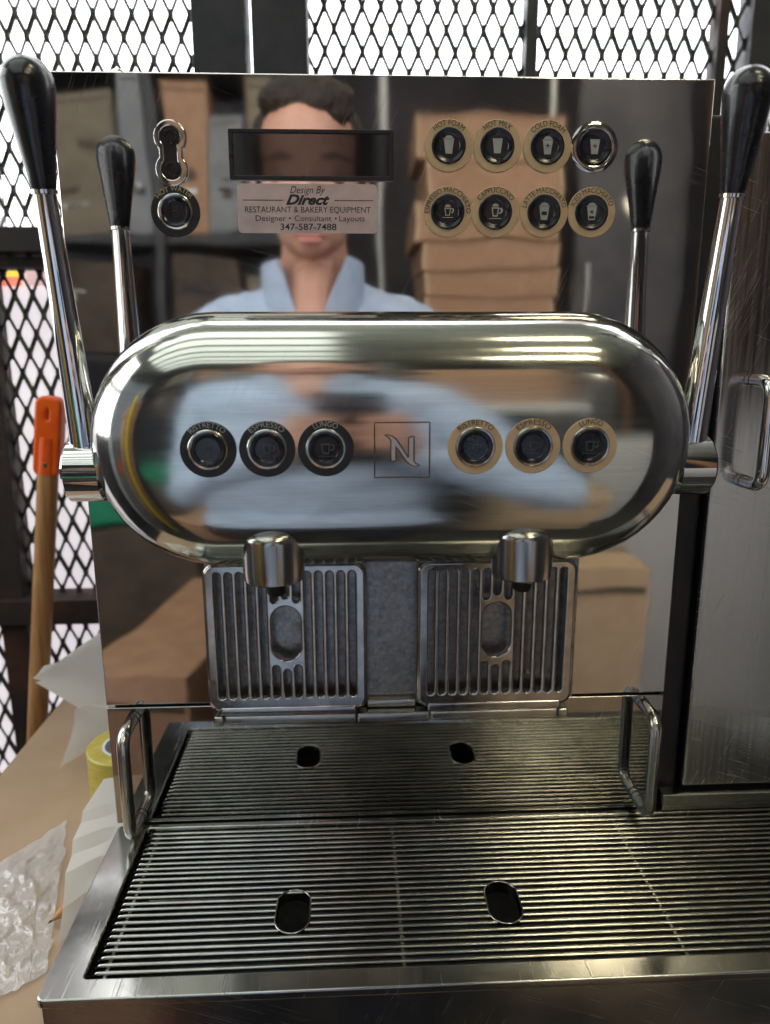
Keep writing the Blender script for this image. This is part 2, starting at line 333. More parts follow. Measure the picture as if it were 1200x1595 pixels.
# ------------------------------------------------------------------ window guard of expanded metal with lit panes behind
GY = 0.42
win = tag(empty('window_guard'), 'dark expanded metal security screen over the bright white window behind the machine', 'window screen')
def mesh_sheet(x0, x1, z0, z1, ox=0.0, oz=0.0):
    b = bm_new(); SW, LW, wd, th = 0.0197, 0.0426, 0.0037, 0.0020
    def strand(ax, az, bx, bz):
        d = Vector((bx-ax, 0, bz-az)).normalized(); n = Vector((d.z, 0, -d.x))*wd/2
        e = d*0.0022; A = Vector((ax, GY, az))-e; B = Vector((bx, GY, bz))+e
        y = Vector((0, th/2, 0)); tw = Vector((0, 0.0012 if (bx-ax)*(bz-az) > 0 else -0.0012, 0))
        v = [b.verts.new(q) for q in (A-n-y+tw, A+n-y-tw, B+n-y-tw, B-n-y+tw, A-n+y+tw, A+n+y-tw, B+n+y-tw, B-n+y+tw)]
        for f in ((0,1,2,3),(7,6,5,4),(0,4,5,1),(2,6,7,3),(1,5,6,2),(3,7,4,0)): b.faces.new([v[i] for i in f])
    def knot(cx, cz):
        pl = [(cx, cz-0.0062), (cx+0.0027, cz-0.0026), (cx+0.0027, cz+0.0026), (cx, cz+0.0062), (cx-0.0027, cz+0.0026), (cx-0.0027, cz-0.0026)]
        f_ = [b.verts.new((x, GY-0.0016, z)) for x, z in pl]; k_ = [b.verts.new((x, GY+0.0016, z)) for x, z in pl]
        b.faces.new(f_); b.faces.new(list(reversed(k_)))
        for q in range(6): b.faces.new((f_[q], k_[q], k_[(q+1) % 6], f_[(q+1) % 6]))
    i0 = int((x0-ox)/SW)-1; i1 = int((x1-ox)/SW)+2; j0 = int((z0-oz)/LW)-1; j1 = int((z1-oz)/LW)+2
    for i in range(i0, i1):
        for j in range(j0, j1):
            cx, cz = ox+i*SW, oz+j*LW
            for kx, kz in ((cx-SW/2, cz), (cx, cz+LW/2)):
                if x0 <= kx <= x1 and z0 <= kz <= z1: knot(kx, kz)
            for ax, az, bx, bz in ((cx-SW/2, cz, cx, cz+LW/2), (cx, cz+LW/2, cx+SW/2, cz), (cx+SW/2, cz, cx, cz-LW/2), (cx, cz-LW/2, cx-SW/2, cz)):
                if i % 1 == 0 and x0 <= (ax+bx)/2 <= x1 and z0 <= (az+bz)/2 <= z1: strand(ax, az, bx, bz)
    return b
for x0, x1, z0, z1, ox, oz in ((-0.80, -0.172, 0.335, 0.95, 0.003, 0.010), (-0.80, -0.10, -0.065, 0.335, 0.012, 0.030), (-0.80, -0.10, -0.75, -0.065, 0.006, 0.004),
                               (-0.066, 0.37, 0.335, 0.95, 0.004, 0.021), (0.375, 0.90, 0.335, 0.95, 0.010, 0.012), (0.186, 0.90, -0.1, 0.335, 0.010, 0.012)):
    obj('mesh_sheet', mesh_sheet(x0, x1, z0, z1, ox, oz), 'guard_paint_flare', win, ang=0)
def bar(name, x0, x1, y0, y1, z0, z1, mat, bev=0.0015):
    b = bm_new(); box(b, x0, x1, y0, y1, z0, z1, bev); return obj(name, b, mat, win)
bar('post', -0.177, -0.1245, 0.385, 0.44, -0.75, 1.0, 'iron_dark')
bar('post', -0.1175, -0.062, 0.385, 0.44, -0.75, 1.0, 'iron_dark')
bar('post', 0.165, 0.177, 0.405, 0.43, -0.75, 1.0, 'iron_dark')
bar('post', 0.369, 0.380, 0.405, 0.43, -0.75, 1.0, 'iron_rust')
bar('post', 0.405, 0.431, 0.405, 0.44, -0.75, 1.0, 'iron_dark')
bar('post', -0.440, -0.410, 0.400, 0.435, -0.75, 0.335, 'iron_rust')
bar('crossbar', -0.80, -0.178, 0.384, 0.432, 0.327, 0.352, 'iron_rust')
bar('crossbar', -0.80, -0.178, 0.4005, 0.4325, 0.312, 0.324, 'iron_rust')
bar('crossbar', -0.80, -0.178, 0.386, 0.4335, -0.088, -0.058, 'iron_rust')
def pane(name, x0, x1, z0, z1, y, mat):
    b = bm_new(); box(b, x0, x1, y, y+0.006, z0, z1); return obj(name, b, mat, win, ang=0)
pane('window_pane', -0.425, 0.445, 0.34, 1.94, 0.50, 'pane_white')
pane('window_pane', -3.0, -0.56, 0.34, 1.94, 0.50, 'pane_white')  # unseen outer pane, window widened here to throw more light on the person
pane('window_pane', 0.75, 3.0, 0.34, 1.94, 0.50, 'pane_white')  # unseen outer pane on the other side, also added for its light
pane('window_pane', -0.555, -0.43, 0.34, 1.94, 0.50, 'pane_pale')
pane('window_pane', 0.45, 0.745, 0.34, 1.94, 0.50, 'pane_pale')
pane('window_pane', -3.0, 3.0, -0.75, 0.33, 0.50, 'pane_pale')
pane('poster', -0.452, -0.4145, 0.3005, 0.3115, 0.4955, 'poster_red')
pane('poster', -0.452, -0.4145, 0.3120, 0.33, 0.4955, 'poster_yellow')
pane('poster', -0.408, -0.37, 0.3005, 0.33, 0.4955, 'poster_pink')

# daylit window in the left wall, seen in the rounded end of the head
sw = tag(empty('side_window'), 'bright multi-pane window at the far left reflected in the rounded head end', 'window')
for i in range(3):
    for j in range(2):
        b = bm_new(); box(b, -1.512, -1.506, -0.42+i*0.40, -0.06+i*0.40, 0.16+j*0.62, 0.72+j*0.62); obj('pane', b, 'pane_side', sw, ang=0)
for i in range(4):
    b = bm_new(); box(b, -1.52, -1.48, -0.46+i*0.40, -0.42+i*0.40-0.0005, 0.10, 1.40, 0.003); obj('mullion', b, 'iron_dark', sw)
for j in range(3):
    b = bm_new(); box(b, -1.522, -1.478, -0.48, 0.79, 0.12+j*0.62, 0.158+j*0.62, 0.003); obj('rail', b, 'iron_dark', sw)
b = bm_new(); box(b, -1.60, -1.53, -0.52, 0.80, FLOOR, 1.95); obj('window_wall', b, 'wall_dark', sw, ang=0)

# ------------------------------------------------------------------ table
tb = tag(empty('work_table'), 'counter table covered with brown kraft cardboard under the coffee machine', 'table')
b = bm_new(); box(b, -0.345, 0.95, -0.165, 0.36, TABLE-0.03, TABLE-0.004, 0.003); obj('table_top', b, 'wood_brown', tb)
b = bm_new()
pl = [(-0.343, 0.355), (-0.345, 0.16), (-0.338, -0.1), (-0.335, -0.162), (0.94, -0.162), (0.94, 0.355)]
obj('cardboard_cover', shape2d([pl], 0.004, 0.0006, M=Matrix.Translation((0, 0, TABLE-0.002))), 'kraft_table', tb)
for lx in (-0.31, 0.90):
    for ly in (-0.12, 0.32):
        b = bm_new(); box(b, lx-0.03, lx+0.03, ly-0.03, ly+0.03, FLOOR, TABLE-0.0305, 0.003); obj('leg', b, 'wood_brown', tb)

# ------------------------------------------------------------------ coffee machine
ZT = 0.3761; HW = 0.185
cm = tag(empty('coffee_machine'), 'polished steel espresso machine with a rounded brew head and two black levers', 'coffee machine')
b = bm_new(); box(b, -HW, HW, 0, 0.004, 0.0012, ZT, 0.0009, 3); obj('front_panel', b, 'mirror_steel', cm)
b = bm_new(); box(b, -HW, HW, 0.0005, 0.0045, -0.0858, -0.0008, 0.0008, 3); obj('drawer_panel', b, 'drawer_steel', cm)
b = bm_new(); box(b, -HW+0.003, HW-0.003, 0.0046, 0.34, -0.120, ZT-0.004, 0.003); obj('body_shell', b, 'black_shell', cm)
for fx in (-0.15, 0.15):
    for fy in (0.03, 0.31):
        b = bm_new(); lathe(b, [(0, 0), (0.018, 0), (0.016, 0.0299), (0, 0.0299)], 24, Matrix.Translation((fx, fy, TABLE))); obj('foot', b, 'nozzle_rubber', cm)
# gallery rail on the top
b = bm_new(); tube(b, fillet([(-0.178, 0.10, ZT-0.004), (-0.178, 0.10, 0.41), (-0.178, 0.30, 0.41), (-0.178, 0.30, ZT-0.004)], 0.018), 0.0045, 10); obj('cup_rail', b, 'chrome', cm)
# stained plate between and behind the grills
b = bm_new(); box(b, -0.1165, 0.1215, -0.0015, -0.0002, 0.0005, 0.100, 0.0003); obj('back_plate', b, 'stained_plate', cm)

# brew head: stadium outline swept through a rounded profile
HZ, HLEN, HRAD, HT = 0.179, 0.0940, 0.0682, 0.085
RC = 0.34; RF = 0.036
def head_profile():
    pts = []; n1 = 10
    for k in range(n1+1): r = RF*k/n1; pts.append((r, HT-r*r/(2*RC)))
    a0 = math.asin(RF/RC); rho = (HRAD-RF)/(1-math.sin(a0)); r0, t0 = pts[-1]
    for k in range(1, 25):
        a = a0+(PI/2-a0)*k/24
        pts.append((r0+rho*(math.sin(a)-math.sin(a0)), t0-rho*(math.cos(a0)-math.cos(a))))
    r1, t1 = pts[-1]
    for k in range(1, 5): pts.append((HRAD, t1+(0.004-t1)*k/4))
    pts += [(HRAD+0.0012, 0.0035), (HRAD+0.0016, 0.0025), (HRAD+0.0012, 0.0002), (HRAD-0.004, 0.0001)]
    return pts
def head_y(x, z):
    dx = max(abs(x)-HLEN, 0); r = math.hypot(dx, z-HZ)
    return -(HT-r*r/(2*RC))
def stadium(r, na=24, ns=24):
    out = []
    for k in range(na+1): a = -PI/2+PI*k/na; out.append((HLEN+r*math.cos(a), r*math.sin(a)))
    for k in range(1, ns): out.append((HLEN-2*HLEN*k/ns, r))
    for k in range(na+1): a = PI/2+PI*k/na; out.append((-HLEN+r*math.cos(a), r*math.sin(a)))
    for k in range(1, ns): out.append((-HLEN+2*HLEN*k/ns, -r))
    return out
b = bm_new(); rings = []
for r, t in head_profile():
    rings.append([b.verts.new((x, -t, HZ+z)) for x, z in stadium(max(r, 1e-5))])
for a, c in zip(rings, rings[1:]):
    n = len(a)
    for k in range(n): b.faces.new((a[k], c[k], c[(k+1) % n], a[(k+1) % n]))
bmesh.ops.remove_doubles(b, verts=b.verts, dist=3e-5)
bmesh.ops.recalc_face_normals(b, faces=b.faces)
brew = obj('brew_head', b, 'head_steel', cm, ang=50)

# levers
for sx in (-1, 1):
    X = 0.1657*sx; LY = -0.047; LZ = 0.1635
    base = Vector((X, LY, LZ)); neck = Vector((X+0.0048*sx, -0.0615, 0.3050)); top = Vector((X+0.0058*sx, -0.0690, 0.3605))
    b = bm_new()
    Mx = Matrix.Translation((X-0.0105, LY, LZ)) @ Matrix.Rotation(R(90), 4, 'Y')
    lathe(b, [(0, 0), (0.0150, 0), (0.0166, 0.0016), (0.0166, 0.0194), (0.0150, 0.021), (0, 0.021)] if sx < 0 else
             [(0, 0), (0.0150, 0), (0.0166, 0.0016), (0.0166, 0.0194), (0.0150, 0.021), (0, 0.021)], 48, Mx)
    lev = obj('lever', b, 'chrome', cm)
    b = bm_new(); Mx = Matrix.Translation((X+(0.0107 if sx < 0 else -0.0187), LY, LZ)) @ Matrix.Rotation(R(90), 4, 'Y')
    lathe(b, [(0, 0), (0.0135, 0), (0.0135, 0.008), (0, 0.008)], 40, Mx); obj('pivot', b, 'chrome', lev)
    b = bm_new(); pts = []; rad = []
    d0 = base+(neck-base)*0.06
    for k in range(13):
        t = k/12; pts.append(d0.lerp(neck, t)); rad.append(0.0082-0.0029*t**0.85)
    tube(b, pts, rad, 28); obj('lever_rod', b, 'chrome', lev)
    b = bm_new(); ax = (top-neck).normalized()
    M = Matrix.Translation(neck) @ ax.to_track_quat('Z', 'Y').to_matrix().to_4x4()
    Lk = (top-neck).length
    prof = [(0, -0.001), (0.0056, -0.001), (0.0061, 0.0004), (0.0068, 0.006), (0.0080, 0.014), (0.0096, 0.024), (0.0112, 0.034), (0.0121, 0.0415)]
    c = Lk-0.0125
    for k in range(1, 13): a = PI/2*k/12; prof.append((0.0122*math.cos(a), c+0.0125*math.sin(a)))
    prof[-1] = (0, prof[-1][1]); lathe(b, prof, 48, M); obj('knob', b, 'knob_plastic', lev, ang=60)
    b = bm_new(); lathe(b, [(0.0050, -0.0035), (0.0062, -0.0030), (0.0063, -0.0012), (0.0050, -0.0010)], 32, M); obj('collar', b, 'chrome', lev)

# spouts
for sx in (-0.0655, 0.0680):
    b = bm_new(); lathe(b, [(0, 0.1075), (0.0150, 0.1075), (0.0160, 0.1084), (0.0164, 0.113), (0.0164, 0.1300), (0.0160, 0.1322), (0.0148, 0.1340), (0.0120, 0.1352), (0, 0.1358)], 48, Matrix.Translation((sx, -0.0700, 0)))
    sp = obj('spout', b, 'spout_steel', cm)
    b = bm_new(); lathe(b, [(0, 0.0990), (0.0042, 0.0990), (0.0050, 0.1005), (0.0056, 0.1074), (0, 0.1074)], 28, Matrix.Translation((sx+0.0006, -0.0700, 0))); obj('nozzle', b, 'nozzle_rubber', sp)

# cup grills, folded up against the plate
for gx in (-0.0655, 0.0670):
    x0, x1 = gx-0.0490, gx+0.0490
    polys = [rrect(x0+0.0009, x1-0.0009, 0.0039, 0.0976, 0.006)]
    pitch_s = 0.00690
    for k in range(-6, 7):
        cx = gx+k*pitch_s
        if abs(k) <= 1:
            dz = 0.0012 if k else 0
            polys.append(slot(cx, 0.0745+(0.0 if k else 0.0016)-dz, 0.0952, 0.0063)); polys.append(slot(cx, 0.0095, 0.0325-(0 if k else 0.0016)+dz, 0.0063))
        else: polys.append(slot(cx, 0.0095, 0.0952, 0.0063))
    polys.append(slot(gx, 0.0350, 0.0730, 0.0204, 14))
    M = Matrix.Translation((0, -0.0118, 0)) @ Matrix.Rotation(R(90), 4, 'X')
    g = obj('cup_grill', shape2d(polys, 0.0030, 0.00110, 3, M), 'cast_chrome', cm, ang=60)
    b = bm_new(); tube(b, [(q[0], -0.0116, q[1]) for q in rrect(x0+0.0006, x1-0.0006, 0.0036, 0.0979, 0.006)], 0.0021, 12, closed=True); obj('frame', b, 'cast_chrome', g, ang=60)
    b = bm_new(); box(b, x0+0.0055, x1-0.0055, -0.0150, -0.0040, -0.0012, 0.0052, 0.0018, 3); obj('hinge', b, 'cast_chrome', g)
    for hx0, hx1 in ((x0, x0+0.0060), (x1-0.0060, x1)):
        b = bm_new(); box(b, hx0, hx1, -0.0128, -0.0040, 0.0032, 0.0096, 0.0012); obj('hinge_tab', b, 'cast_chrome', g)
# rail segments under the grills
for x0, x1, yo in ((-0.1135, -0.1070, 0.0004), (-0.1066, -0.0222, 0), (-0.0218, 0.0252, 0.0004), (0.0256, 0.1092, 0), (0.1096, 0.1160, 0.0004)):
    b = bm_new(); box(b, x0, x1, -0.0135-yo, -0.0003, -0.0085, -0.0016, 0.0016, 3); obj('rail_segment', b, 'satin_steel', cm)
b = bm_new(); box(b, -0.0155, 0.0168, -0.0075, -0.0016, -0.0012, 0.0045, 0.0015, 3); obj('ledge', b, 'satin_steel', cm)

# drawer and module handles: bent rod
def handle(parent, x, z0, z1, reach, y0=0.0, r=0.0040, mat='chrome'):
    b = bm_new(); tube(b, fillet([(x, y0+0.0004, z0), (x, y0-reach, z0), (x, y0-reach, z1), (x, y0+0.0004, z1)], 0.011, 8), r, 16)
    h = obj('handle', b, mat, parent, ang=60)
    for z in (z0, z1):
        b = bm_new(); tube(b, [(x, y0-0.0022, z), (x, y0-0.0027, z)], r+0.0002, 20); obj('joint', b, 'black_shell', h)
    return h
handle(cm, -0.1685, -0.0805, -0.0085, 0.0245, 0.0005, mat='satin_steel')
handle(cm, 0.1705, -0.0755, -0.0060, 0.0245, 0.0005, mat='satin_steel')

# display
b = bm_new()
dsp = obj('display', shape2d([rrect(-0.0893, 0.0025, 0.3212, 0.3472, 0.0008), rrect(-0.0875, 0.0005, 0.3230, 0.3458, 0.0006)], 0.0016, 0.0003, 1,
          Matrix.Translation((0, -0.0006, 0)) @ Matrix.Rotation(R(90), 4, 'X')), 'display_bezel', cm)
b = bm_new(); box(b, -0.0876, 0.0006, -0.0004, -0.0001, 0.3229, 0.3459); obj('glass', b, 'display_glass', dsp, ang=0)

# foil label with print
def onpanel(x, z, y=-0.0009): return Matrix.Translation((x, y, z)) @ Matrix.Rotation(R(90), 4, 'X')
st = obj('sticker', shape2d([rrect(-0.0860, -0.0068, 0.2928, 0.3192, 0.0022)], 0.0004, 0, 1, onpanel(0, 0, -0.0003)), 'foil_label', cm, ang=0)
st['label'] = 'silver foil label with black printed lettering'
SX = -0.0462
for body, x, z, size, width, shear, bold in (('Design By', SX, 0.3142, 0.0056, 0.0200, 0.35, 0.0), ('Direct', SX, 0.3083, 0.0074, 0.0250, 0.40, 0.00030),
        ('RESTAURANT & BAKERY EQUIPMENT', SX, 0.3039, 0.0046, 0.0715, 0, 0.0), ('Designer', -0.0675, 0.2993, 0.0044, 0.0172, 0, 0.0), ('Consultant', -0.0435, 0.2993, 0.0044, 0.0210, 0, 0.0),
        ('Layouts', -0.0212, 0.2993, 0.0044, 0.0145, 0, 0.0), ('347-587-7488', SX, 0.2945, 0.0050, 0.0320, 0, 0.00005)):
    me = text_mesh(body, size, 0.0001, width, shear, bold); me.transform(onpanel(x, z, -0.00062)); obj('lettering', me, 'ink_dark', st, ang=0)
for x0, x1 in ((-0.0830, -0.0602), (-0.0312, -0.0090)):
    b = bm_new(); box(b, x0, x1, -0.00066, -0.00056, 0.31025, 0.31065); obj('printed_line', b, 'ink_dark', st, ang=0)
for x in (-0.0567, -0.0305):
    obj('printed_dot', shape2d([circle(x, 0.3008, 0.00055, 14)], 0.0001, 0, 1, onpanel(0, 0, -0.00062)), 'ink_dark', st, ang=0)

# service port shaped like a dumb-bell
def dumbbell(z0, z1, r, w, x=-0.1216):
    out = []; a0 = math.asin(w/r); n = 18
    for k in range(n+1): a = -PI/2+a0+(2*PI-2*a0)*k/n; out.append((x+r*math.cos(a), z1+r*math.sin(a)))
    for k in range(n+1): a = PI/2+a0+(2*PI-2*a0)*k/n; out.append((x+r*math.cos(a), z0+r*math.sin(a)))
    return out
sv = obj('service_port', shape2d([dumbbell(0.3262, 0.3430, 0.0082, 0.0056), dumbbell(0.3262, 0.3430, 0.0062, 0.0042)], 0.0010, 0.0009, 3, onpanel(0, 0, -0.0006)), 'mirror_steel', cm)
obj('plug', shape2d([dumbbell(0.3262, 0.3430, 0.0058, 0.0038)], 0.0010, 0.0004, 2, onpanel(0, 0, -0.0008)), 'knob_plastic', sv)
for z in (0.3262, 0.3430):
    b = bm_new(); lathe(b, [(0.0024, 0), (0.0038, 0), (0.0040, 0.0005), (0.0036, 0.0010), (0.0026, 0.0010), (0.0024, 0.0005)], 28, toward((-0.1216, -0.0014, z))); obj('screw_ring', b, 'knob_plastic', sv)

# ---- buttons
def cup_polys(w0, w1, h, lid=False, dome=False):
    P = [[(-w0/2, -h/2), (w0/2, -h/2), (w1/2, h/2-(h*0.16 if lid else 0)), (-w1/2, h/2-(h*0.16 if lid else 0))]]
    if lid:
        P.append([(-w1/2-0.02*h, h*0.36), (w1/2+0.02*h, h*0.36), (w1/2+0.02*h, h*0.43), (-w1/2-0.02*h, h*0.43)])
    if dome:
        P.append([(x*w1*0.42, h*0.45+h*0.17*math.sin(math.acos(max(-1, min(1, x))))*(1+0.12*math.sin(9*x))) for x in [1-2*k/12 for k in range(13)]])
    return P
def mug_polys(w, h, hx=0.0):
    t = w*0.15
    P = [[(-w/2, h/2), (-w*0.34, -h/2), (w*0.30, -h/2), (w*0.47, h/2)], [(-w/2+t*1.1, h/2-t), (-w*0.34+t*0.8, -h/2+t), (w*0.30-t*0.8, -h/2+t), (w*0.47-t*1.1, h/2-t)]]
    P.append([(w*0.52, h*0.44), (w*0.84, h*0.40), (w*0.90, h*0.10), (w*0.72, -h*0.16), (w*0.46, -h*0.20), (w*0.47, -h*0.05), (w*0.62, -h*0.01), (w*0.72, h*0.12), (w*0.70, h*0.26), (w*0.515, h*0.29)])
    return P
def saucer(w, z): return [(-w/2, z), (w/2, z), (w/2, z+w*0.06), (-w/2, z+w*0.06)]
def button(x, y, z, ring, word, icon, word_mat, rr=0.0140, bez=True, cap_r=0.0094, lw=None, ls=0.0039, icon_mat='icon_grey', plain=False, label=None):
    """ring disc is the button part; cap, bezel, icon and lettering hang on it"""
    b = bm_new()
    M = toward((x, y, z))
    if plain:      # bare raised steel rim without its coloured ring
        lathe(b, [(0.0097, 0), (0.0138, 0), (0.0136, 0.0004), (0.0126, 0.0008), (0.0112, 0.0010), (0.0101, 0.0008), (0.0097, 0.0004)], 64, M)
    else:
        lathe(b, [(cap_r, 0), (rr, 0), (rr, 0.0005), (rr-0.0003, 0.0008), (cap_r+0.0003, 0.0008), (cap_r, 0.0005)], 64, M)
    bt = obj('button', b, ring, cm)
    if label: bt['label'] = label
    if bez:
        b = bm_new(); lathe(b, [(cap_r+0.0002, 0.0002), (cap_r+0.0015, 0.0006), (cap_r+0.0014, 0.0012), (cap_r+0.0010, 0.0015), (cap_r+0.0002, 0.0013)], 64, M); obj('bezel', b, 'satin_steel', bt)
    b = bm_new(); lathe(b, [(cap_r+0.0004, 0.0001), (cap_r+0.0003, 0.0012), (cap_r-0.0004, 0.0017), (cap_r-0.0012, 0.0016), (cap_r-0.0022, 0.0010), (0.0058, 0.0009), (0.003, 0.0010), (0, 0.0010)], 64, M); obj('cap', b, 'button_cap', bt)
    b = bm_new(); lathe(b, [(0.0060, 0.0009), (0.0064, 0.0013), (0.0068, 0.0009)], 48, M); obj('cap_ring', b, 'button_cap', bt)
    if word:
        me = text_mesh(word, ls*1.1, 0.0001, lw, 0, 0.0); bend(me, 0.0106 if not bez else 0.0110); me.transform(toward((x, y-0.0009, z))); obj('lettering', me, word_mat, bt, ang=0)
    Mi = toward((x, y-0.0013, z)); Md = toward((x, y-0.00142, z))
    if icon[0] == 'cup':
        _, w0, w1, h, lid, dome, flake, level = icon
        P = cup_polys(w0, w1, h, lid, dome)
        obj('icon', shape2d(P, 0.0002, 0, 1, Mi), icon_mat, bt, ang=0)
        if flake:
            b = bm_new()
            for k in range(3):
                a = PI*k/3; box(b, -0.0013, 0.0013, -0.00018, 0.00018, -0.00005, 0.00005, M=Md @ Matrix.Translation((0, 0.0004 if not level else 0.0002, 0.0000002*k)) @ Matrix.Rotation(a, 4, 'Z'))
            obj('snowflake', b, 'button_cap', bt, ang=0)
        if level:
            b = bm_new(); box(b, -w0*0.42, w0*0.42, -h*0.36+level[0], -h*0.36+level[1], -0.00005, 0.00005, M=Md); obj('fill_mark', b, 'button_cap', bt, ang=0)
    elif icon[0] == 'mug':
        _, w, h, dome, filled = icon
        P = mug_polys(w, h)
        if dome: P.append([(q*w*0.42, h*0.60+h*0.30*math.sqrt(max(0, 1-q*q))) for q in [1-2*k/12 for k in range(13)]])
        P.append(saucer(w*1.5, -h*0.75)); obj('icon', shape2d(P, 0.0002, 0, 1, Mi), icon_mat, bt, ang=0)
    elif icon[0] == 'drops':
        P = []
        for k in (-1, 0, 1):
            P.append(rrect(k*0.0011-0.0002, k*0.0011+0.0002, -0.0005, 0.0032, 0.0002, 2)); P.append(circle(k*0.0011, -0.0016, 0.0003, 10)); P.append(circle(k*0.0011, -0.0027, 0.00025, 10))
        obj('icon', shape2d(P, 0.0002, 0, 1, Mi), 'icon_dim', bt, ang=0)
    return bt
PY = -0.00005
row1, row2 = 0.3398, 0.3046
button(0.0339, PY, row1, 'tan_ring', 'HOT FOAM', ('cup', 0.0037, 0.0056, 0.0085, True, True, False, None), 'ink_dark', lw=0.0165, bez=False)
button(0.0616, PY, row1, 'tan_ring', 'HOT MILK', ('cup', 0.0037, 0.0056, 0.0078, False, False, False, None), 'ink_dark', lw=0.0150, bez=False)
button(0.0903, PY, row1, 'tan_ring', 'COLD FOAM', ('cup', 0.0037, 0.0056, 0.0085, True, True, True, None), 'ink_dark', lw=0.0185, bez=False)
button(0.1174, PY, row1, 'drawer_steel', None, ('cup', 0.0037, 0.0056, 0.0078, False, False, True, None), None, plain=True, bez=False, label='button in a bare raised steel rim, its tan ring missing')
button(0.0338, PY, row2, 'tan_ring', 'ESPRESSO MACCHIATO', ('mug', 0.0040, 0.0044, True, True), 'ink_dark', lw=0.0345, ls=0.0036, bez=False)
button(0.0614, PY, row2, 'tan_ring', 'CAPPUCCINO', ('mug', 0.0046, 0.0050, True, True), 'ink_dark', lw=0.0205, bez=False)
button(0.0898, PY, row2, 'tan_ring', 'LATTE MACCHIATO', ('cup', 0.0037, 0.0056, 0.0085, True, True, False, (0.0014, 0.0034)), 'ink_dark', lw=0.0285, bez=False)
button(0.1177, PY, row2, 'tan_ring', 'ICED MACCHIATO', ('cup', 0.0037, 0.0056, 0.0085, True, True, True, (-0.0004, 0.0010)), 'ink_dark', lw=0.0265, bez=False)
button(-0.1211, PY, 0.3041, 'black_ring', 'HOT WATER', ('drops',), 'ink_gold', lw=0.0200, rr=0.0138, cap_r=0.0084, ls=0.0036)
hy = lambda x: head_y(x, 0.1797)-0.00005
for k, (x, wd, lw, ms) in enumerate(((-0.0940, 'RISTRETTO', 0.0170, 0.0040), (-0.0650, 'ESPRESSO', 0.0165, 0.0046), (-0.0360, 'LUNGO', 0.0110, 0.0050))):
    button(x, hy(x), 0.1797, 'black_ring', wd, ('mug', ms, ms*1.05, False, False), 'icon_grey', lw=lw, rr=0.0139, icon_mat='icon_dim', cap_r=0.0086, ls=0.0036)
for k, (x, wd, lw, ms) in enumerate(((0.0387, 'RISTRETTO', 0.0170, 0.0034), (0.0679, 'ESPRESSO', 0.0165, 0.0044), (0.0969, 'LUNGO', 0.0110, 0.0050))):
    button(x, hy(x), 0.1799, 'tan_ring', wd, ('mug', ms, ms*1.05, False, False), 'ink_dark', lw=lw, rr=0.0139, icon_mat='icon_dim', cap_r=0.0086, ls=0.0036)

# engraved emblem on the head: square frame and a curved letter N
ex0, ez0, es = -0.0118, 0.1648, 0.0276
def eline(pts, closed, r=0.00022):
    b = bm_new(); P = [(ex0+u*es, head_y(ex0+u*es, ez0+(1-v)*es)-0.00003, ez0+(1-v)*es) for u, v in pts]
    tube(b, P, r, 6, closed=closed); return b
def densify(pts, n=4):
    out = []
    for a, c in zip(pts, pts[1:]+pts[:1]):
        for k in range(n): out.append((a[0]+(c[0]-a[0])*k/n, a[1]+(c[1]-a[1])*k/n))
    return out
em = obj('emblem', eline(densify([(0, 0), (1, 0), (1, 1), (0, 1)], 10), True, 0.00042), 'engraved', cm, ang=60)
Npoly = [(.18, .225), (.25, .22), (.32, .245), (.39, .30), (.46, .40), (.54, .525), (.615, .64), (.615, .275), (.715, .245), (.715, .70), (.74, .745), (.82, .785), (.74, .80), (.66, .775), (.58, .71), (.48, .57), (.385, .43), (.385, .70), (.295, .70), (.295, .33), (.26, .27)]
obj('letter', shape2d([[(ex0+u*es, ez0+(1-v)*es) for u, v in Npoly]], 0.0003, 0, 1, Matrix.Translation((0, -HT-0.00005, 0)) @ Matrix.Rotation(R(90), 4, 'X')), 'foil_label', em, ang=0)
em['label'] = 'engraved square frame with a swooping letter N'
Npath = [(.18, .225), (.25, .22), (.32, .245), (.39, .30), (.46, .40), (.54, .525), (.61, .635), (.615, .62), (.615, .275), (.715, .245), (.715, .70), (.74, .745), (.82, .785), (.74, .80), (.66, .775), (.58, .71), (.48, .57), (.385, .43), (.385, .70), (.295, .70), (.295, .33), (.26, .27)]
obj('letter_outline', eline(densify(Npath, 3), True, 0.00042), 'engraved', em, ang=60)

# ------------------------------------------------------------------ milk module on the right
mm = tag(empty('milk_module'), 'brushed steel milk cooler cabinet with a bent rod handle, right of the coffee machine', 'milk cooler')
b = bm_new(); box(b, 0.2030, 0.420, -0.001, 0.004, -0.0690, 0.3490, 0.0016, 3); obj('door_panel', b, 'brushed_steel', mm)
b = bm_new(); box(b, 0.2045, 0.418, 0.0042, 0.33, -0.120, 0.3470, 0.003); obj('cabinet', b, 'black_shell', mm)
b = bm_new(); box(b, 0.1875, 0.420, -0.006, 0.0045, -0.0845, -0.0722, 0.0012); obj('bottom_lip', b, 'satin_steel', mm)
for fx in (0.22, 0.40):
    for fy in (0.03, 0.31):
        b = bm_new(); lathe(b, [(0, 0), (0.018, 0), (0.016, 0.0299), (0, 0.0299)], 24, Matrix.Translation((fx, fy, TABLE))); obj('foot', b, 'nozzle_rubber', mm)
handle(mm, 0.2232, 0.1455, 0.2085, 0.0225, -0.001, 0.0040, mat='chrome')
b = bm_new(); box(b, 0.1855, 0.2026, 0.008, 0.06, -0.084, 0.36, 0.002); obj('gap_shade', b, 'black_shell', mm)  # black block added to stand in for the dark of the open gap

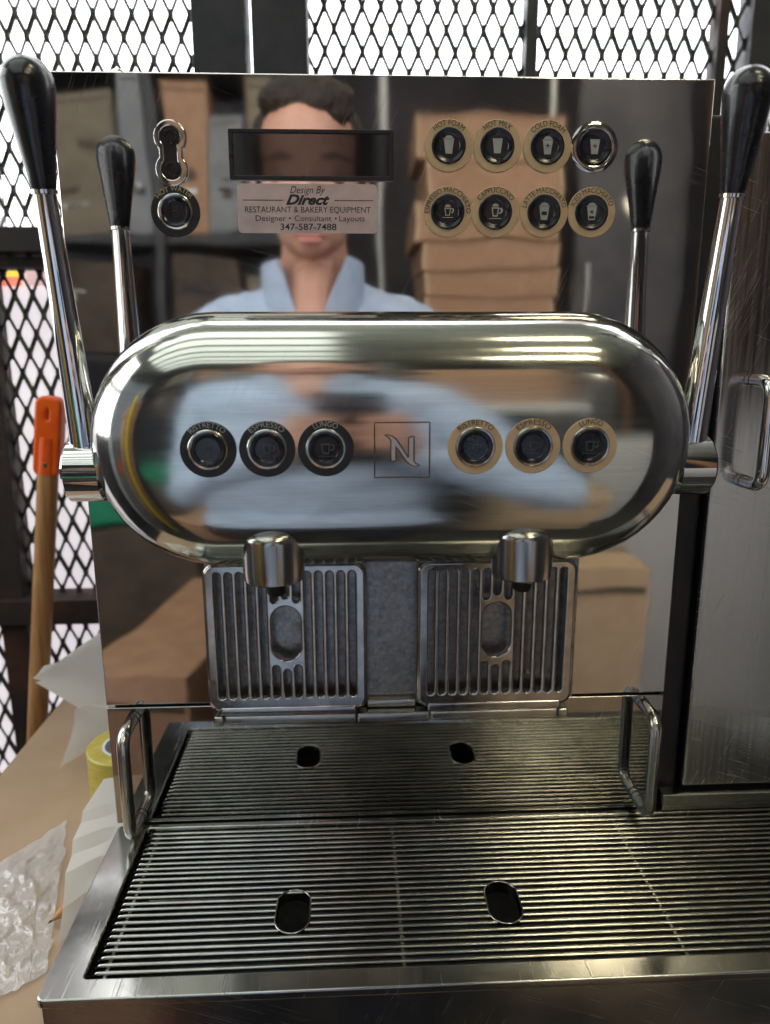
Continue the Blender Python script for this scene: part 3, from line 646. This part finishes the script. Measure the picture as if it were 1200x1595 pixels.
# ------------------------------------------------------------------ drip tray and rod grid
TZ = -0.086
ty0, ty1 = -0.1395, -0.0016
tr = tag(empty('drip_tray'), 'wide brushed steel drip tray with a raised rim along the front of the machine', 'drip tray')
TX1 = 0.44
rimp = [rrect(-0.1825, TX1, ty0, ty1, 0.0030, 5), rrect(-0.1648, TX1-0.018, -0.1285, -0.0042, 0.0032, 5)]
obj('rim', shape2d(rimp, 0.0030, 0.0010, 3, Matrix.Translation((0, 0, TZ-0.0025))), 'rim_steel', tr, ang=35)
b = bm_new(); box(b, -0.1815, TX1-0.001, ty0+0.0008, ty0+0.0038, -0.1480, TZ-0.0042, 0.0012); obj('front_wall', b, 'rim_steel', tr)
b = bm_new(); box(b, -0.1815, -0.1785, ty0+0.0039, ty1-0.001, -0.1480, TZ-0.0042, 0.0008); obj('side_wall', b, 'rim_steel', tr)
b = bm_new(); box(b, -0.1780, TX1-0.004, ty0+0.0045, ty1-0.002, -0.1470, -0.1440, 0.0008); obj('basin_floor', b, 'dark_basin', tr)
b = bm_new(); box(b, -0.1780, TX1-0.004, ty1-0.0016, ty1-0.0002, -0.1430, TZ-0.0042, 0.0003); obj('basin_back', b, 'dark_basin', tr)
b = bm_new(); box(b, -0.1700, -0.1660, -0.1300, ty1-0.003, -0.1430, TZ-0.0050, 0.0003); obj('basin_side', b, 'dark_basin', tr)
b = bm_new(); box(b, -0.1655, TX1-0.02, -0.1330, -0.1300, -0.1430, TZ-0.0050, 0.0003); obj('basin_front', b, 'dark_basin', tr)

gd = tag(empty('drip_grid'), 'rack of thin parallel steel rods with two oval cut-outs lying in the drip tray', 'grid')
NR = 25; ry0 = -0.1262; rp = 0.00495; rr_ = 0.00128; RZ = TZ-0.0034
holes = ((-0.0603, -0.0828, 0.0098, 0.0170), (0.0620, -0.0817, 0.0098, 0.0170))
def hole_half(hx, hy_, a, l, y):
    d = abs(y-hy_); s = l-a
    if d >= l: return None
    return a if d <= s else math.sqrt(max(0, a*a-(d-s)**2))
gx1 = TX1-0.022
for k in range(NR):
    y = ry0+rp*k+random.uniform(-0.00018, 0.00018); segs = []; x = -0.1600
    b = bm_new(); cuts = []
    for h in holes:
        hh = hole_half(*h, y)
        if hh is not None and hh > 0.0055: cuts.append((h[0]-hh, h[0]+hh))
    zz = [RZ+random.uniform(-0.00012, 0.00012) for _ in range(2)]
    ends = [(-0.1600, cuts[0][0] if cuts else gx1)] if cuts else [(-0.1600, gx1)]
    for i, c in enumerate(cuts): ends.append((c[1], cuts[i+1][0] if i+1 < len(cuts) else gx1))
    for i, (a, c) in enumerate(ends):
        pts = [(a+(c-a)*t, y, RZ+0.0002*math.sin(9*(a+(c-a)*t)+k)) for t in (0, 0.25, 0.5, 0.75, 1)]
        if i == 0: pts = [(-0.1626, y, RZ-0.0105), (-0.1622, y, RZ-0.0038), (-0.1612, y, RZ-0.0014), (-0.1592, y, RZ-0.0001)]+[(q[0]+0.004 if j == 0 else q[0], q[1], q[2]) for j, q in enumerate(pts)]
        tube(b, pts, rr_, 10)
    obj('rod', b, 'rod_steel', gd, ang=70)
for h in holes:
    b = bm_new(); pl = slot(h[0], h[1]-h[3], h[1]+h[3], 2*h[2]-0.0004, 12)
    n = len(pl); vs = []
    for (px, py_) in pl:
        vs.append([b.verts.new((px, py_, RZ+0.0011)), b.verts.new((px, py_, RZ-0.0065))])
    for i in range(n): b.faces.new((vs[i][0], vs[(i+1) % n][0], vs[(i+1) % n][1], vs[i][1]))
    bmesh.ops.solidify(b, geom=list(b.faces), thickness=0.0007)
    tube(b, [(px, py_, RZ+0.0009) for px, py_ in slot(h[0], h[1]-h[3], h[1]+h[3], 2*h[2], 12)], 0.00060, 8, closed=True)
    obj('hole_ring', b, 'rod_steel', gd, ang=60)
for sx in (-0.155, 0.0010, 0.1535, 0.31):
    b = bm_new(); box(b, sx-0.0010, sx+0.0010, -0.1270, -0.0055, RZ-0.0075, RZ-0.0006, 0.0003); obj('support_bar', b, 'satin_steel', gd)

# ------------------------------------------------------------------ things on the table at the left
br = tag(empty('broom_handle'), 'wooden broom stick with an orange plastic hanging end leaning on the window screen', 'broom handle')
bt0 = Vector((-0.3345, 0.345, 0.176)); bt1 = Vector((-0.520, 0.33, FLOOR+0.01)); bd = (bt1-bt0).normalized()
pm = bt0+bd*0.078
b = bm_new(); tube(b, [bt0+bd*0.072, bt0+bd*0.5, bt0+bd*1.0, bt1], 0.0108, 24); obj('stick', b, 'broom_wood', br, ang=60)
pl = [rrect(-0.0102, 0.0102, -0.078, 0.0, 0.006, 5), slot(0, -0.024, -0.006, 0.0085, 6)]
ang_b = math.atan2(-bd.x, -bd.z)
Mb = Matrix.Translation(bt0) @ Matrix.Rotation(ang_b, 4, 'Y') @ Matrix.Rotation(R(90), 4, 'X')
cape = obj('hanging_cap', shape2d(pl, 0.012, 0.0035, 4, Mb), 'orange_plastic', br, ang=40)
b = bm_new(); tube(b, [bt0+bd*0.040, bt0+bd*0.0785], [0.0112, 0.0116], 28); obj('sleeve', b, 'orange_plastic', cape)
b = bm_new(); lathe(b, [(0, 0.0016), (0.0022, 0.0012), (0.0028, 0), (0, 0)], 20, toward(bt0+bd*0.068+Vector((0, -0.0112, 0)))); obj('screw', b, 'chrome', br)

def sheet(name, fn, nu, nv, mat, th=0.0004):
    b = bm_new(); g = [[b.verts.new(fn(i/nu, j/nv)) for j in range(nv+1)] for i in range(nu+1)]
    for i in range(nu):
        for j in range(nv): b.faces.new((g[i][j], g[i+1][j], g[i+1][j+1], g[i][j+1]))
    bmesh.ops.recalc_face_normals(b, faces=b.faces)
    bmesh.ops.solidify(b, geom=list(b.faces), thickness=th)
    return obj(name, b, mat, ang=55)
def lerp3(a, b_, t): return Vector(a).lerp(Vector(b_), t)
# big curled sheet rising behind the machine
def f_sheet(u, v):    # the lower half turns up toward the room, the upper half leans back
    # u along the sheet from the free corner at left to behind the machine, v from lower edge to upper edge
    lo = lerp3((-0.318, 0.200, -0.0735), (-0.175, 0.150, -0.148), u); hi = lerp3((-0.316, 0.203, -0.0695), (-0.165, 0.260, 0.012), u)
    p = lo.lerp(hi, v); p.y += (0.034*math.sin(PI*v)+0.016*math.sin(2*PI*v))*u; p.z += 0.006*math.sin(PI*u)*(0.3+v); p.x += 0.004*math.sin(6*v+2*u)
    return p
tag(sheet('paper_sheet', f_sheet, 16, 14, 'paper_white'), 'large white paper sheet curling up behind the left side of the machine', 'paper')
def f_sheet2(u, v):
    lo = lerp3((-0.2900, 0.168, -0.1420), (-0.246, 0.178, -0.1280), u); hi = lerp3((-0.280, 0.190, -0.096), (-0.215, 0.190, -0.080), u)
    p = lo.lerp(hi, v); p.y += 0.012*math.sin(PI*v+u*3); p.z += 0.004*math.sin(7*u)*v
    return p
tag(sheet('paper_offcut', f_sheet2, 14, 10, 'paper_white'), 'small crumpled white paper piece behind the yellow tape roll', 'paper')
tp = tag(empty('tape_roll'), 'roll of clear yellow packing tape lying on the cardboard beside the machine', 'tape roll')
b = bm_new(); lathe(b, [(0.022, 0), (0.0340, 0), (0.0348, 0.0008), (0.0348, 0.0442), (0.0340, 0.045), (0.022, 0.045), (0.022, 0)], 64, Matrix.Translation((-0.2180, 0.140, TABLE+0.0005))); obj('tape', b, 'tape_yellow', tp)
b = bm_new(); lathe(b, [(0.0195, 0), (0.0218, 0), (0.0218, 0.0454), (0.0195, 0.0454), (0.0195, 0)], 64, Matrix.Translation((-0.2180, 0.140, TABLE+0.0005))); obj('core', b, 'core_white', tp)
# pleated white liner paper lying against the tray
LROW = [(-0.2140, 0.0760, -0.1040), (-0.2150, 0.0660, -0.0930), (-0.2200, 0.0330, -0.0975), (-0.2185, 0.0240, -0.1010), (-0.2185, 0.0080, -0.1025), (-0.2165, -0.0010, -0.1080),
        (-0.2160, -0.0150, -0.1110), (-0.2145, -0.0220, -0.1180), (-0.2140, -0.0290, -0.1260), (-0.2175, -0.0330, -0.1490)]
def f_fold(u, v):
    a = v*(len(LROW)-1); i = min(int(a), len(LROW)-2); t = a-i
    p = Vector(LROW[i]).lerp(Vector(LROW[i+1]), t)
    q_ = Vector((-0.186, p.y+0.012, p.z*0.6-0.037))
    r = p.lerp(q_, u); r.z += 0.0022*math.sin(5*u+3*i)*u
    return r
lf = tag(sheet('folded_liner', f_fold, 5, 9, 'paper_white', 0.0006), 'white pleated paper liner lying against the left side of the drip tray', 'paper liner')
smooth(lf.data, 12)
from mathutils import noise as mnoise
def f_bag(u, v):
    a = lerp3((-0.312, 0.012, 0), (-0.258, 0.098, 0), u); c = lerp3((-0.250, -0.085, 0), (-0.216, -0.058, 0), u)
    p = a.lerp(c, v); h = math.sin(PI*u)*math.sin(PI*v)
    w1 = 1-abs(mnoise.noise((p.x*38, p.y*38, 1.0))); w2 = 1-abs(mnoise.noise((p.x*90+5, p.y*60, 4.0))); w3 = 1-abs(mnoise.noise((p.x*200, p.y*200, 9.0)))
    p.z = TABLE+0.0014+0.003*h+(0.0032*w1**5+0.0022*w2**4+0.0008*w3**3)*(0.35+0.65*h)
    q = mnoise.noise((u*9, v*9, 7.0)); p.x += 0.004*q*(1-h); p.y += 0.004*mnoise.noise((u*9, v*9, 17.0))*(1-h)
    return p
bg = tag(sheet('plastic_bag', f_bag, 70, 70, 'clear_film', 0.0003), 'crinkled clear plastic bag lying flat on the cardboard at the left', 'plastic bag')
pc = tag(empty('pencil'), 'orange pencil with a sharpened tip poking from under the paper liner', 'pencil')
p0, p1 = Vector((-0.2290, -0.0204, -0.1445)), Vector((-0.2100, 0.010, -0.1430)); dd = (p1-p0).normalized()
b = bm_new(); tube(b, [p0+dd*0.012, p1], 0.0036, 6); obj('shaft', b, 'pencil_paint', pc)
b = bm_new(); tube(b, [p0+dd*0.003, p0+dd*0.0119], [0.0009, 0.0035], 12); obj('sharpened_cone', b, 'broom_wood', pc)
b = bm_new(); tube(b, [p0, p0+dd*0.0029], [0.0001, 0.0009], 10); obj('lead', b, 'knob_plastic', pc)

# ------------------------------------------------------------------ what the steel reflects: the photographer and the stockroom
x0 = -0.072
pr = tag(empty('person'), 'person in a light blue open-collared shirt holding up a phone, reflected in the panel', 'person')
b = bm_new()
ell(b, (x0, -0.605, 0.474), (0.066, 0.088, 0.080)); ell(b, (x0, -0.568, 0.428), (0.058, 0.058, 0.074)); ell(b, (x0, -0.568, 0.382), (0.047, 0.052, 0.042))
ell(b, (x0, -0.535, 0.354), (0.024, 0.020, 0.017))
cap(b, (x0, -0.516, 0.436), (x0, -0.500, 0.399), 0.0075, 0.0125); ell(b, (x0-0.012, -0.512, 0.395), (0.009, 0.010, 0.008)); ell(b, (x0+0.012, -0.512, 0.395), (0.009, 0.010, 0.008))
cap(b, (x0-0.038, -0.527, 0.446), (x0+0.038, -0.527, 0.446), 0.009, 0.009)
ell(b, (x0, -0.520, 0.368), (0.026, 0.012, 0.012))
for s in (-1, 1):
    ell(b, (x0+0.036*s, -0.545, 0.408), (0.022, 0.022, 0.020)); ell(b, (x0+0.066*s, -0.600, 0.425), (0.010, 0.020, 0.031))
cap(b, (x0, -0.605, 0.38), (x0, -0.628, 0.26), 0.045, 0.054)
cap(b, (x0, -0.590, 0.310), (x0, -0.570, 0.262), 0.036, 0.034)
ell(b, (x0, -0.635, 0.06), (0.145, 0.085, 0.22)); ell(b, (x0, -0.635, -0.15), (0.135, 0.085, 0.20)); cap(b, (x0-0.14, -0.64, 0.20), (x0+0.14, -0.64, 0.20), 0.045, 0.045)
# phone frame of reference
pu, pn = up.copy(), fw.copy(); pr_ = rt.copy()
PC = CAM-pu*0.046-pn*0.0075
def ph(a, c, d): return PC+pr_*a+pu*c+pn*d
for s, sh, elb in ((-1, (x0-0.148, -0.64, 0.212), (x0-0.200, -0.62, -0.010)), (1, (x0+0.148, -0.64, 0.212), (x0+0.300, -0.575, -0.015))):
    wr = ph(s*0.064, -0.085, -0.035)
    cap(b, sh, elb, 0.040, 0.036); cap(b, elb, wr, 0.036, 0.025)
    palm = ph(s*0.056, -0.035, -0.016)
    cap(b, wr, palm, 0.024, 0.021); cap(b, palm, ph(s*0.052, 0.0, -0.012), 0.021, 0.015)
    for k, (c0, ln) in enumerate(((0.012, 0.030), (-0.008, 0.037), (-0.028, 0.036), (-0.047, 0.028))):
        k0 = ph(s*0.052, c0, -0.006); k1 = ph(s*0.049, c0-0.001, 0.0125); k2 = ph(s*(0.046-ln*0.55), c0-0.003, 0.0140); k3 = ph(s*(0.044-ln), c0-0.004, 0.0130)
        cap(b, k0, k1, 0.0088, 0.0084); cap(b, k1, k2, 0.0084, 0.0078); cap(b, k2, k3, 0.0078, 0.0068)
    cap(b, ph(s*0.060, -0.045, -0.022), ph(s*0.046, -0.016, -0.022), 0.0125, 0.0100); cap(b, ph(s*0.046, -0.016, -0.022), ph(s*0.024, 0.002, -0.017), 0.0100, 0.0085)
body = obj('body', remeshed(b, 0.003, 4), 'skin', pr, ang=0); smooth(body.data, 80)
b = bm_new()
ell(b, (x0, -0.5105, 0.3645), (0.0215, 0.0055, 0.0042)); ell(b, (x0, -0.5115, 0.3560), (0.0185, 0.0060, 0.0050)); obj('lips', remeshed(b, 0.0015, 3), 'lip', pr, ang=80)
for s in (-1, 1):
    b = bm_new(); ell(b, (x0+0.030*s, -0.5255, 0.4275), (0.0120, 0.0070, 0.0055)); obj('eye', b, 'eye_dark', pr, ang=80)
    b = bm_new(); cap(b, (x0+0.016*s, -0.5185, 0.4505), (x0+0.034*s, -0.5185, 0.4535), 0.0034, 0.0036); cap(b, (x0+0.034*s, -0.5185, 0.4535), (x0+0.053*s, -0.5255, 0.4480), 0.0036, 0.0022); obj('eyebrow', remeshed(b, 0.002, 2), 'hair_brown', pr, ang=80)
b = bm_new()
ell(b, (x0, -0.622, 0.492), (0.071, 0.086, 0.074)); ell(b, (x0-0.004, -0.580, 0.530), (0.060, 0.052, 0.032)); ell(b, (x0+0.022, -0.548, 0.524), (0.040, 0.026, 0.022)); ell(b, (x0-0.030, -0.556, 0.528), (0.030, 0.026, 0.020)); ell(b, (x0+0.040, -0.545, 0.508), (0.022, 0.016, 0.018)); ell(b, (x0+0.018, -0.535, 0.515), (0.022, 0.014, 0.012))
for s in (-1, 1): ell(b, (x0+0.064*s, -0.590, 0.470), (0.009, 0.026, 0.045))
obj('hair', remeshed(b, 0.004, 3, noise=(0.006, 0.007)), 'hair_brown', pr, ang=80)
b = bm_new()
ell(b, (x0, -0.637, 0.06), (0.178, 0.108, 0.23)); ell(b, (x0, -0.637, -0.17), (0.170, 0.108, 0.20)); cap(b, (x0-0.132, -0.642, 0.226), (x0+0.132, -0.642, 0.226), 0.060, 0.060)
ell(b, (x0, -0.640, 0.225), (0.150, 0.098, 0.075))
for s, sh, elb in ((-1, (x0-0.148, -0.64, 0.212), (x0-0.200, -0.62, -0.010)), (1, (x0+0.148, -0.64, 0.212), (x0+0.300, -0.575, -0.015))):
    wr = ph(s*0.064, -0.085, -0.035); e2 = Vector(elb).lerp(wr, 0.86)
    cap(b, (x0+0.02*s, -0.635, 0.283), (x0+0.132*s, -0.638, 0.230), 0.046, 0.060)
    cap(b, sh, elb, 0.057, 0.050); cap(b, elb, e2, 0.050, 0.036)
obj('shirt', remeshed(b, 0.006, 5, noise=(0.045, 0.020)), 'shirt_blue', pr, ang=80)
# stand-up collar, open at the front
b = bm_new(); g = []
for i in range(33):
    row = []
    for j in range(6):
        t = j/5; g0 = 6+36*t; a = R(g0+(360-2*g0)*i/32); fl = 0.006*t*(1+0.6*abs(math.cos(a)))
        rx, ry = 0.060+fl+0.006*(1-t), 0.060+fl+0.012*(1-t)
        yy = -0.612+ry*math.cos(a); zz = 0.285+0.050*t-0.040*max(0, math.cos(a))*(1-t)+0.010*max(0, math.cos(a))*t
        row.append(b.verts.new((x0+rx*math.sin(a), yy, zz)))
    g.append(row)
for i in range(32):
    for j in range(5): b.faces.new((g[i][j], g[i+1][j], g[i+1][j+1], g[i][j+1]))
bmesh.ops.recalc_face_normals(b, faces=b.faces); bmesh.ops.solidify(b, geom=list(b.faces), thickness=0.004)
obj('collar', b, 'shirt_blue', pr, ang=70)
b = bm_new()
ell(b, (x0, -0.637, -0.33), (0.172, 0.110, 0.12))
for s in (-1, 1):
    cap(b, (x0+0.085*s, -0.637, -0.38), (x0+0.095*s, -0.63, -0.78), 0.085, 0.060); cap(b, (x0+0.095*s, -0.63, -0.78), (x0+0.10*s, -0.64, FLOOR+0.10), 0.060, 0.045)
obj('trousers', remeshed(b, 0.010, 3), 'trouser_dark', pr, ang=80)
for s in (-1, 1):
    b = bm_new(); cap(b, (x0+0.10*s, -0.66, FLOOR+0.045), (x0+0.105*s, -0.50, FLOOR+0.035), 0.045, 0.035); obj('shoe', remeshed(b, 0.008, 3), 'knob_plastic', pr, ang=80)
phn = tag(empty('phone'), 'dark phone held upright in front of the person in the blue shirt', 'phone')
Mp = Matrix(((pr_.x, pu.x, pn.x, PC.x), (pr_.y, pu.y, pn.y, PC.y), (pr_.z, pu.z, pn.z, PC.z), (0, 0, 0, 1)))
obj('case', shape2d([rrect(-0.037, 0.037, -0.095, 0.061, 0.010)], 0.006, 0.0012, 3, Mp), 'phone_black', phn)

def carton(name, label, x, y, z, sx, sy, sz, rot, mat, group=None, tape=True, cat='box', tmat='carton_beige', seam=True, prints=0, ends=False):
    t = tag(empty(name), label, cat, group)
    t.location = (x, y, z); t.rotation_euler = (0, 0, R(rot))
    b = bm_new(); box(b, -sx/2, sx/2, -sy/2, sy/2, 0, sz, 0.004, 2)
    for v in b.verts: v.co += Vector((random.uniform(-1, 1), random.uniform(-1, 1), random.uniform(-0.5, 0.5)))*0.0015
    obj('box_body', b, mat, t)
    if tape:
        b = bm_new(); box(b, -sx/2-0.0012, sx/2+0.0012, -0.025, 0.025, sz-0.06, sz+0.0014); obj('tape_strip', b, tmat, t, ang=0)
    if ends:
        for e in (-1, 1):
            b = bm_new(); box(b, e*sx*0.482-0.007, e*sx*0.482+0.007, sy/2-0.004, sy/2+0.003, sz*0.06, sz*0.94, 0.001); obj('end_flap', b, 'kraft_light', t)
    if prints:
        for _ in range(prints):
            px, pz, pw, phh = random.uniform(-0.3, 0.2)*sx, random.uniform(0.15, 0.75)*sz, random.uniform(0.15, 0.4)*sx, random.uniform(0.02, 0.08)*sz
            b = bm_new(); box(b, px-pw/2, px+pw/2, sy/2+0.0012, sy/2+0.0020, pz, pz+phh); obj('print_patch', b, random.choice(('ink_dark', 'kraft_dark', 'lamp_white')), t, ang=0)
    if seam:
        b = bm_new(); box(b, -sx/2+0.01, sx/2-0.01, sy/2+0.0002, sy/2+0.0014, sz*0.93, sz*0.945); obj('flap_seam', b, 'kraft_dark', t, ang=0)
    return t
# stack of cardboard boxes on a steel table
zb = [0.30, 0.39, 0.487, 0.58, 0.708, 0.832, 0.975]
lab = ['flat cardboard box at the bottom of the reflected stack', 'cardboard box second from the bottom of the reflected stack', 'cardboard box third from the bottom of the reflected stack',
       'cardboard box below the cappuccino button in the reflected stack', 'cardboard box second from the top of the reflected stack', 'topmost tall cardboard box of the reflected stack']
dx = [0.0, 0.012, 0.004, -0.012, 0.010, -0.004]; wd = [0.46, 0.475, 0.47, 0.49, 0.455, 0.50]
for k in range(6):
    carton('cardboard_box', lab[k], 0.462+dx[k], -2.40, zb[k], wd[k], 0.38, zb[k+1]-zb[k]-0.003, random.uniform(-2, 2), 'kraft', 'cardboard boxes stacked behind the photographer', ends=True)
st_ = tag(empty('steel_table'), 'plain steel table carrying the reflected stack of cardboard boxes', 'table')
b = bm_new(); box(b, 0.15, 0.80, -2.65, -2.17, 0.262, 0.2985, 0.004); obj('table_top', b, 'satin_steel', st_)
for lx in (0.18, 0.77):
    for ly in (-2.62, -2.20):
        b = bm_new(); tube(b, [(lx, ly, FLOOR), (lx, ly, 0.2615)], 0.02, 12); obj('leg', b, 'satin_steel', st_)
# shelving rack at the left with cartons
rk = tag(empty('storage_rack'), 'dark shelving rack full of cartons reflected at the left of the panel', 'rack')
for lx in (-1.30, -0.745, -0.16):
    for ly in (-3.05, -2.60):
        b = bm_new(); box(b, lx-0.018, lx+0.018, ly-0.018, ly+0.018, FLOOR, 1.75, 0.002); obj('upright', b, 'rack_paint', rk)
for sz_ in (-0.6, 0.18, 0.62, 1.24):
    b = bm_new(); box(b, -1.28, -0.18, -3.03, -2.62, sz_, sz_+0.03, 0.002); obj('shelf', b, 'rack_paint', rk)
carton('storage_carton', 'wide beige carton with dark marks on the upper rack shelf, reflected beside the left lever', -1.02, -2.80, 0.652, 0.30, 0.34, 0.50, 8, 'carton_beige', 'cartons on the storage rack', prints=4)
carton('storage_carton', 'narrow pale grey carton beside the wide beige carton on the rack', -0.81, -2.74, 0.652, 0.095, 0.3, 0.56, 3, 'carton_grey', 'cartons on the storage rack', tape=False, prints=4)
carton('storage_carton', 'tall brown carton on the rack, reflected above the hot water button', -0.63, -2.76, 0.652, 0.16, 0.32, 0.54, -3, 'kraft', 'cartons on the storage rack', prints=4)
carton('storage_carton', 'grey carton in the middle of the upper rack shelf', -0.47, -2.76, 0.652, 0.13, 0.3, 0.42, 2, 'carton_grey', 'cartons on the storage rack', prints=4)
carton('storage_carton', 'tall beige carton on the rack just left of the reflected head', -0.31, -2.76, 0.652, 0.17, 0.32, 0.56, 0, 'carton_beige', 'cartons on the storage rack', prints=4)
carton('storage_carton', 'dark brown carton on the lower rack shelf at its far left', -1.06, -2.78, 0.212, 0.36, 0.34, 0.33, 4, 'kraft_dark', 'cartons on the storage rack', prints=4)
carton('storage_carton', 'dark carton on the lower rack shelf next to the middle upright', -0.58, -2.78, 0.212, 0.26, 0.34, 0.36, -4, 'kraft_dark', 'cartons on the storage rack', prints=4)
carton('storage_carton', 'olive beige carton on the lower rack shelf beside the collar reflection', -0.30, -2.78, 0.212, 0.20, 0.34, 0.30, 2, 'carton_beige', 'cartons on the storage rack', prints=4)
# pipes, cabinet and post further back
for k, (px, lb) in enumerate(((0.112, 'thin white vertical pipe reflected just right of the display'), (0.775, 'thin white vertical pipe reflected above the cold foam button'))):
    b = bm_new(); tube(b, [(px, -2.72, FLOOR), (px, -2.72, 1.95)], 0.014, 14); tag(obj('wall_pipe', b, 'white_pipe'), lb, 'pipe', 'white pipes behind the photographer')
cb = tag(empty('steel_cabinet'), 'tall dark grey cabinet reflected at the upper right of the panel', 'cabinet')
b = bm_new(); box(b, 0.92, 1.36, -3.2, -2.75, FLOOR, 1.5, 0.01); obj('cabinet_body', b, 'grey_cabinet', cb)
b = bm_new(); box(b, 0.93, 1.35, -2.7495, -2.735, FLOOR+0.05, 1.48, 0.004); obj('cabinet_door', b, 'grey_cabinet', cb)
b = bm_new(); tube(b, [(0.97, -2.72, 0.3), (0.97, -2.72, 0.55)], 0.01, 10); obj('cabinet_handle', b, 'satin_steel', cb)
b = bm_new(); box(b, 1.36, 1.44, -2.60, -2.52, FLOOR, 1.95, 0.004); tag(obj('wooden_post', b, 'wood_brown'), 'brown wooden post reflected at the right edge of the panel', 'post')
lp = tag(empty('bulkhead_lamp'), 'small round warm lamp reflected beside the right lever', 'lamp')
b = bm_new(); lathe(b, [(0, 0), (0.05, 0), (0.05, 0.02), (0, 0.02)], 24, Matrix.Translation((1.13, -2.73, 0.78)) @ Matrix.Rotation(R(-90), 4, 'X')); obj('lamp_base', b, 'lamp_white', lp)
b = bm_new(); lathe(b, [(0, 0.04), (0.010, 0.037), (0.016, 0.030), (0.018, 0.0205), (0, 0.0205)], 24, Matrix.Translation((1.13, -2.73, 0.78)) @ Matrix.Rotation(R(-90), 4, 'X')); obj('lamp_globe', b, 'tube_warm', lp)
# cartons low down
carton('open_carton', 'kraft carton lying low at the left, reflected below the brew head', -0.345, -0.965, FLOOR, 0.19, 0.52, 0.91, 9.5, 'kraft', 'cartons around the photographer', tape=False)
carton('printed_carton', 'brown carton with printed lines reflected in the lower left panel', -0.56, -1.42, FLOOR, 0.34, 0.3, 1.02, 0, 'kraft_dark', 'cartons around the photographer', tape=False, prints=7)
b = bm_new(); box(b, -0.80, -0.42, -1.52, -1.29, FLOOR+1.025, FLOOR+1.105, 0.01); tag(obj('green_crate_lid', b, 'green_plastic'), 'flat green plastic lid on top of the printed carton', 'lid')
carton('sun_toned_carton', 'bright kraft carton reflected in the lower right panel', 0.505, -1.40, FLOOR, 0.37, 0.36, 0.93, 3, 'kraft_light', 'cartons around the photographer')  # sunlight on this carton is put into its lighter kraft colour
b = bm_new(); box(b, 0.70, 1.35, -1.75, -1.71, FLOOR, 0.02, 0.004); tag(obj('white_board', b, 'paper_white'), 'pale white board standing behind the bright carton at lower right', 'board')
# ceiling tube lamps
def tube_lamp(x, y, length, mat, label):
    t = tag(empty('ceiling_lamp'), label, 'lamp', 'ceiling tube lamps')
    b = bm_new(); box(b, x-length/2, x+length/2, y-0.06, y+0.06, 1.86, 1.9495, 0.006); obj('housing', b, 'lamp_white', t)
    for dy in (-0.03, 0.03):
        b = bm_new(); tube(b, [(x-length/2+0.02, y+dy, 1.835), (x+length/2-0.02, y+dy, 1.835)], 0.016, 12); obj('tube', b, mat, t)
def panel_lamp(x, y, lx, ly, label):
    t = tag(empty('ceiling_panel_lamp'), label, 'lamp', 'flat ceiling panel lamps')
    b = bm_new(); box(b, x-lx/2-0.02, x+lx/2+0.02, y-ly/2-0.02, y+ly/2+0.02, 1.90, 1.9495, 0.004); obj('housing', b, 'lamp_white', t)
    b = bm_new(); box(b, x-lx/2, x+lx/2, y-ly/2, y+ly/2, 1.892, 1.8995, 0.002); obj('diffuser', b, 'tube_cool', t)
for py_, lb in ((-0.25, 'pale ceiling light panel nearest the machine'), (-0.72, 'second pale ceiling light panel from the machine'), (-1.19, 'third pale ceiling light panel from the machine'),
                (-1.66, 'fourth pale ceiling light panel from the machine'), (-2.13, 'fifth pale ceiling light panel from the machine'), (-2.60, 'pale ceiling light panel farthest from the machine')):
    panel_lamp(-0.95, py_, 1.75, 0.33, lb)
tube_lamp(0.56, -0.55, 0.34, 'tube_warm', 'warm ceiling tube lamp nearest the machine at the right')
tube_lamp(0.75, -1.25, 0.5, 'tube_warm', 'warm ceiling tube lamp further back at the right')
tube_lamp(0.85, -2.1, 0.6, 'tube_warm', 'warm ceiling tube lamp farthest back at the right')

sc_ = carton('stock_carton', 'white carton with an orange label standing far left, reflected in the head end', -1.25, -0.55, FLOOR, 0.4, 0.35, 1.35, 80, 'carton_grey', 'stock standing at the left')
b = bm_new(); box(b, -0.08, 0.06, 0.1755, 0.1765, 1.05, 1.16); obj('shipping_label', b, 'orange_plastic', sc_, ang=0)
b = bm_new(); box(b, -0.08, 0.06, -0.1765, -0.1755, 1.05, 1.16); obj('shipping_label', b, 'orange_plastic', sc_, ang=0)
b = bm_new(); box(b, -0.98, -0.94, -1.02, -0.90, FLOOR, 0.55, 0.006); tag(obj('yellow_board', b, 'yellow_plastic'), 'tall yellow board standing at the left, reflected as a curved stripe', 'board')
carton('stock_carton', 'tall brown carton standing at the left behind the yellow board', -1.35, -1.30, FLOOR, 0.45, 0.5, 1.7, 12, 'kraft', 'stock standing at the left')
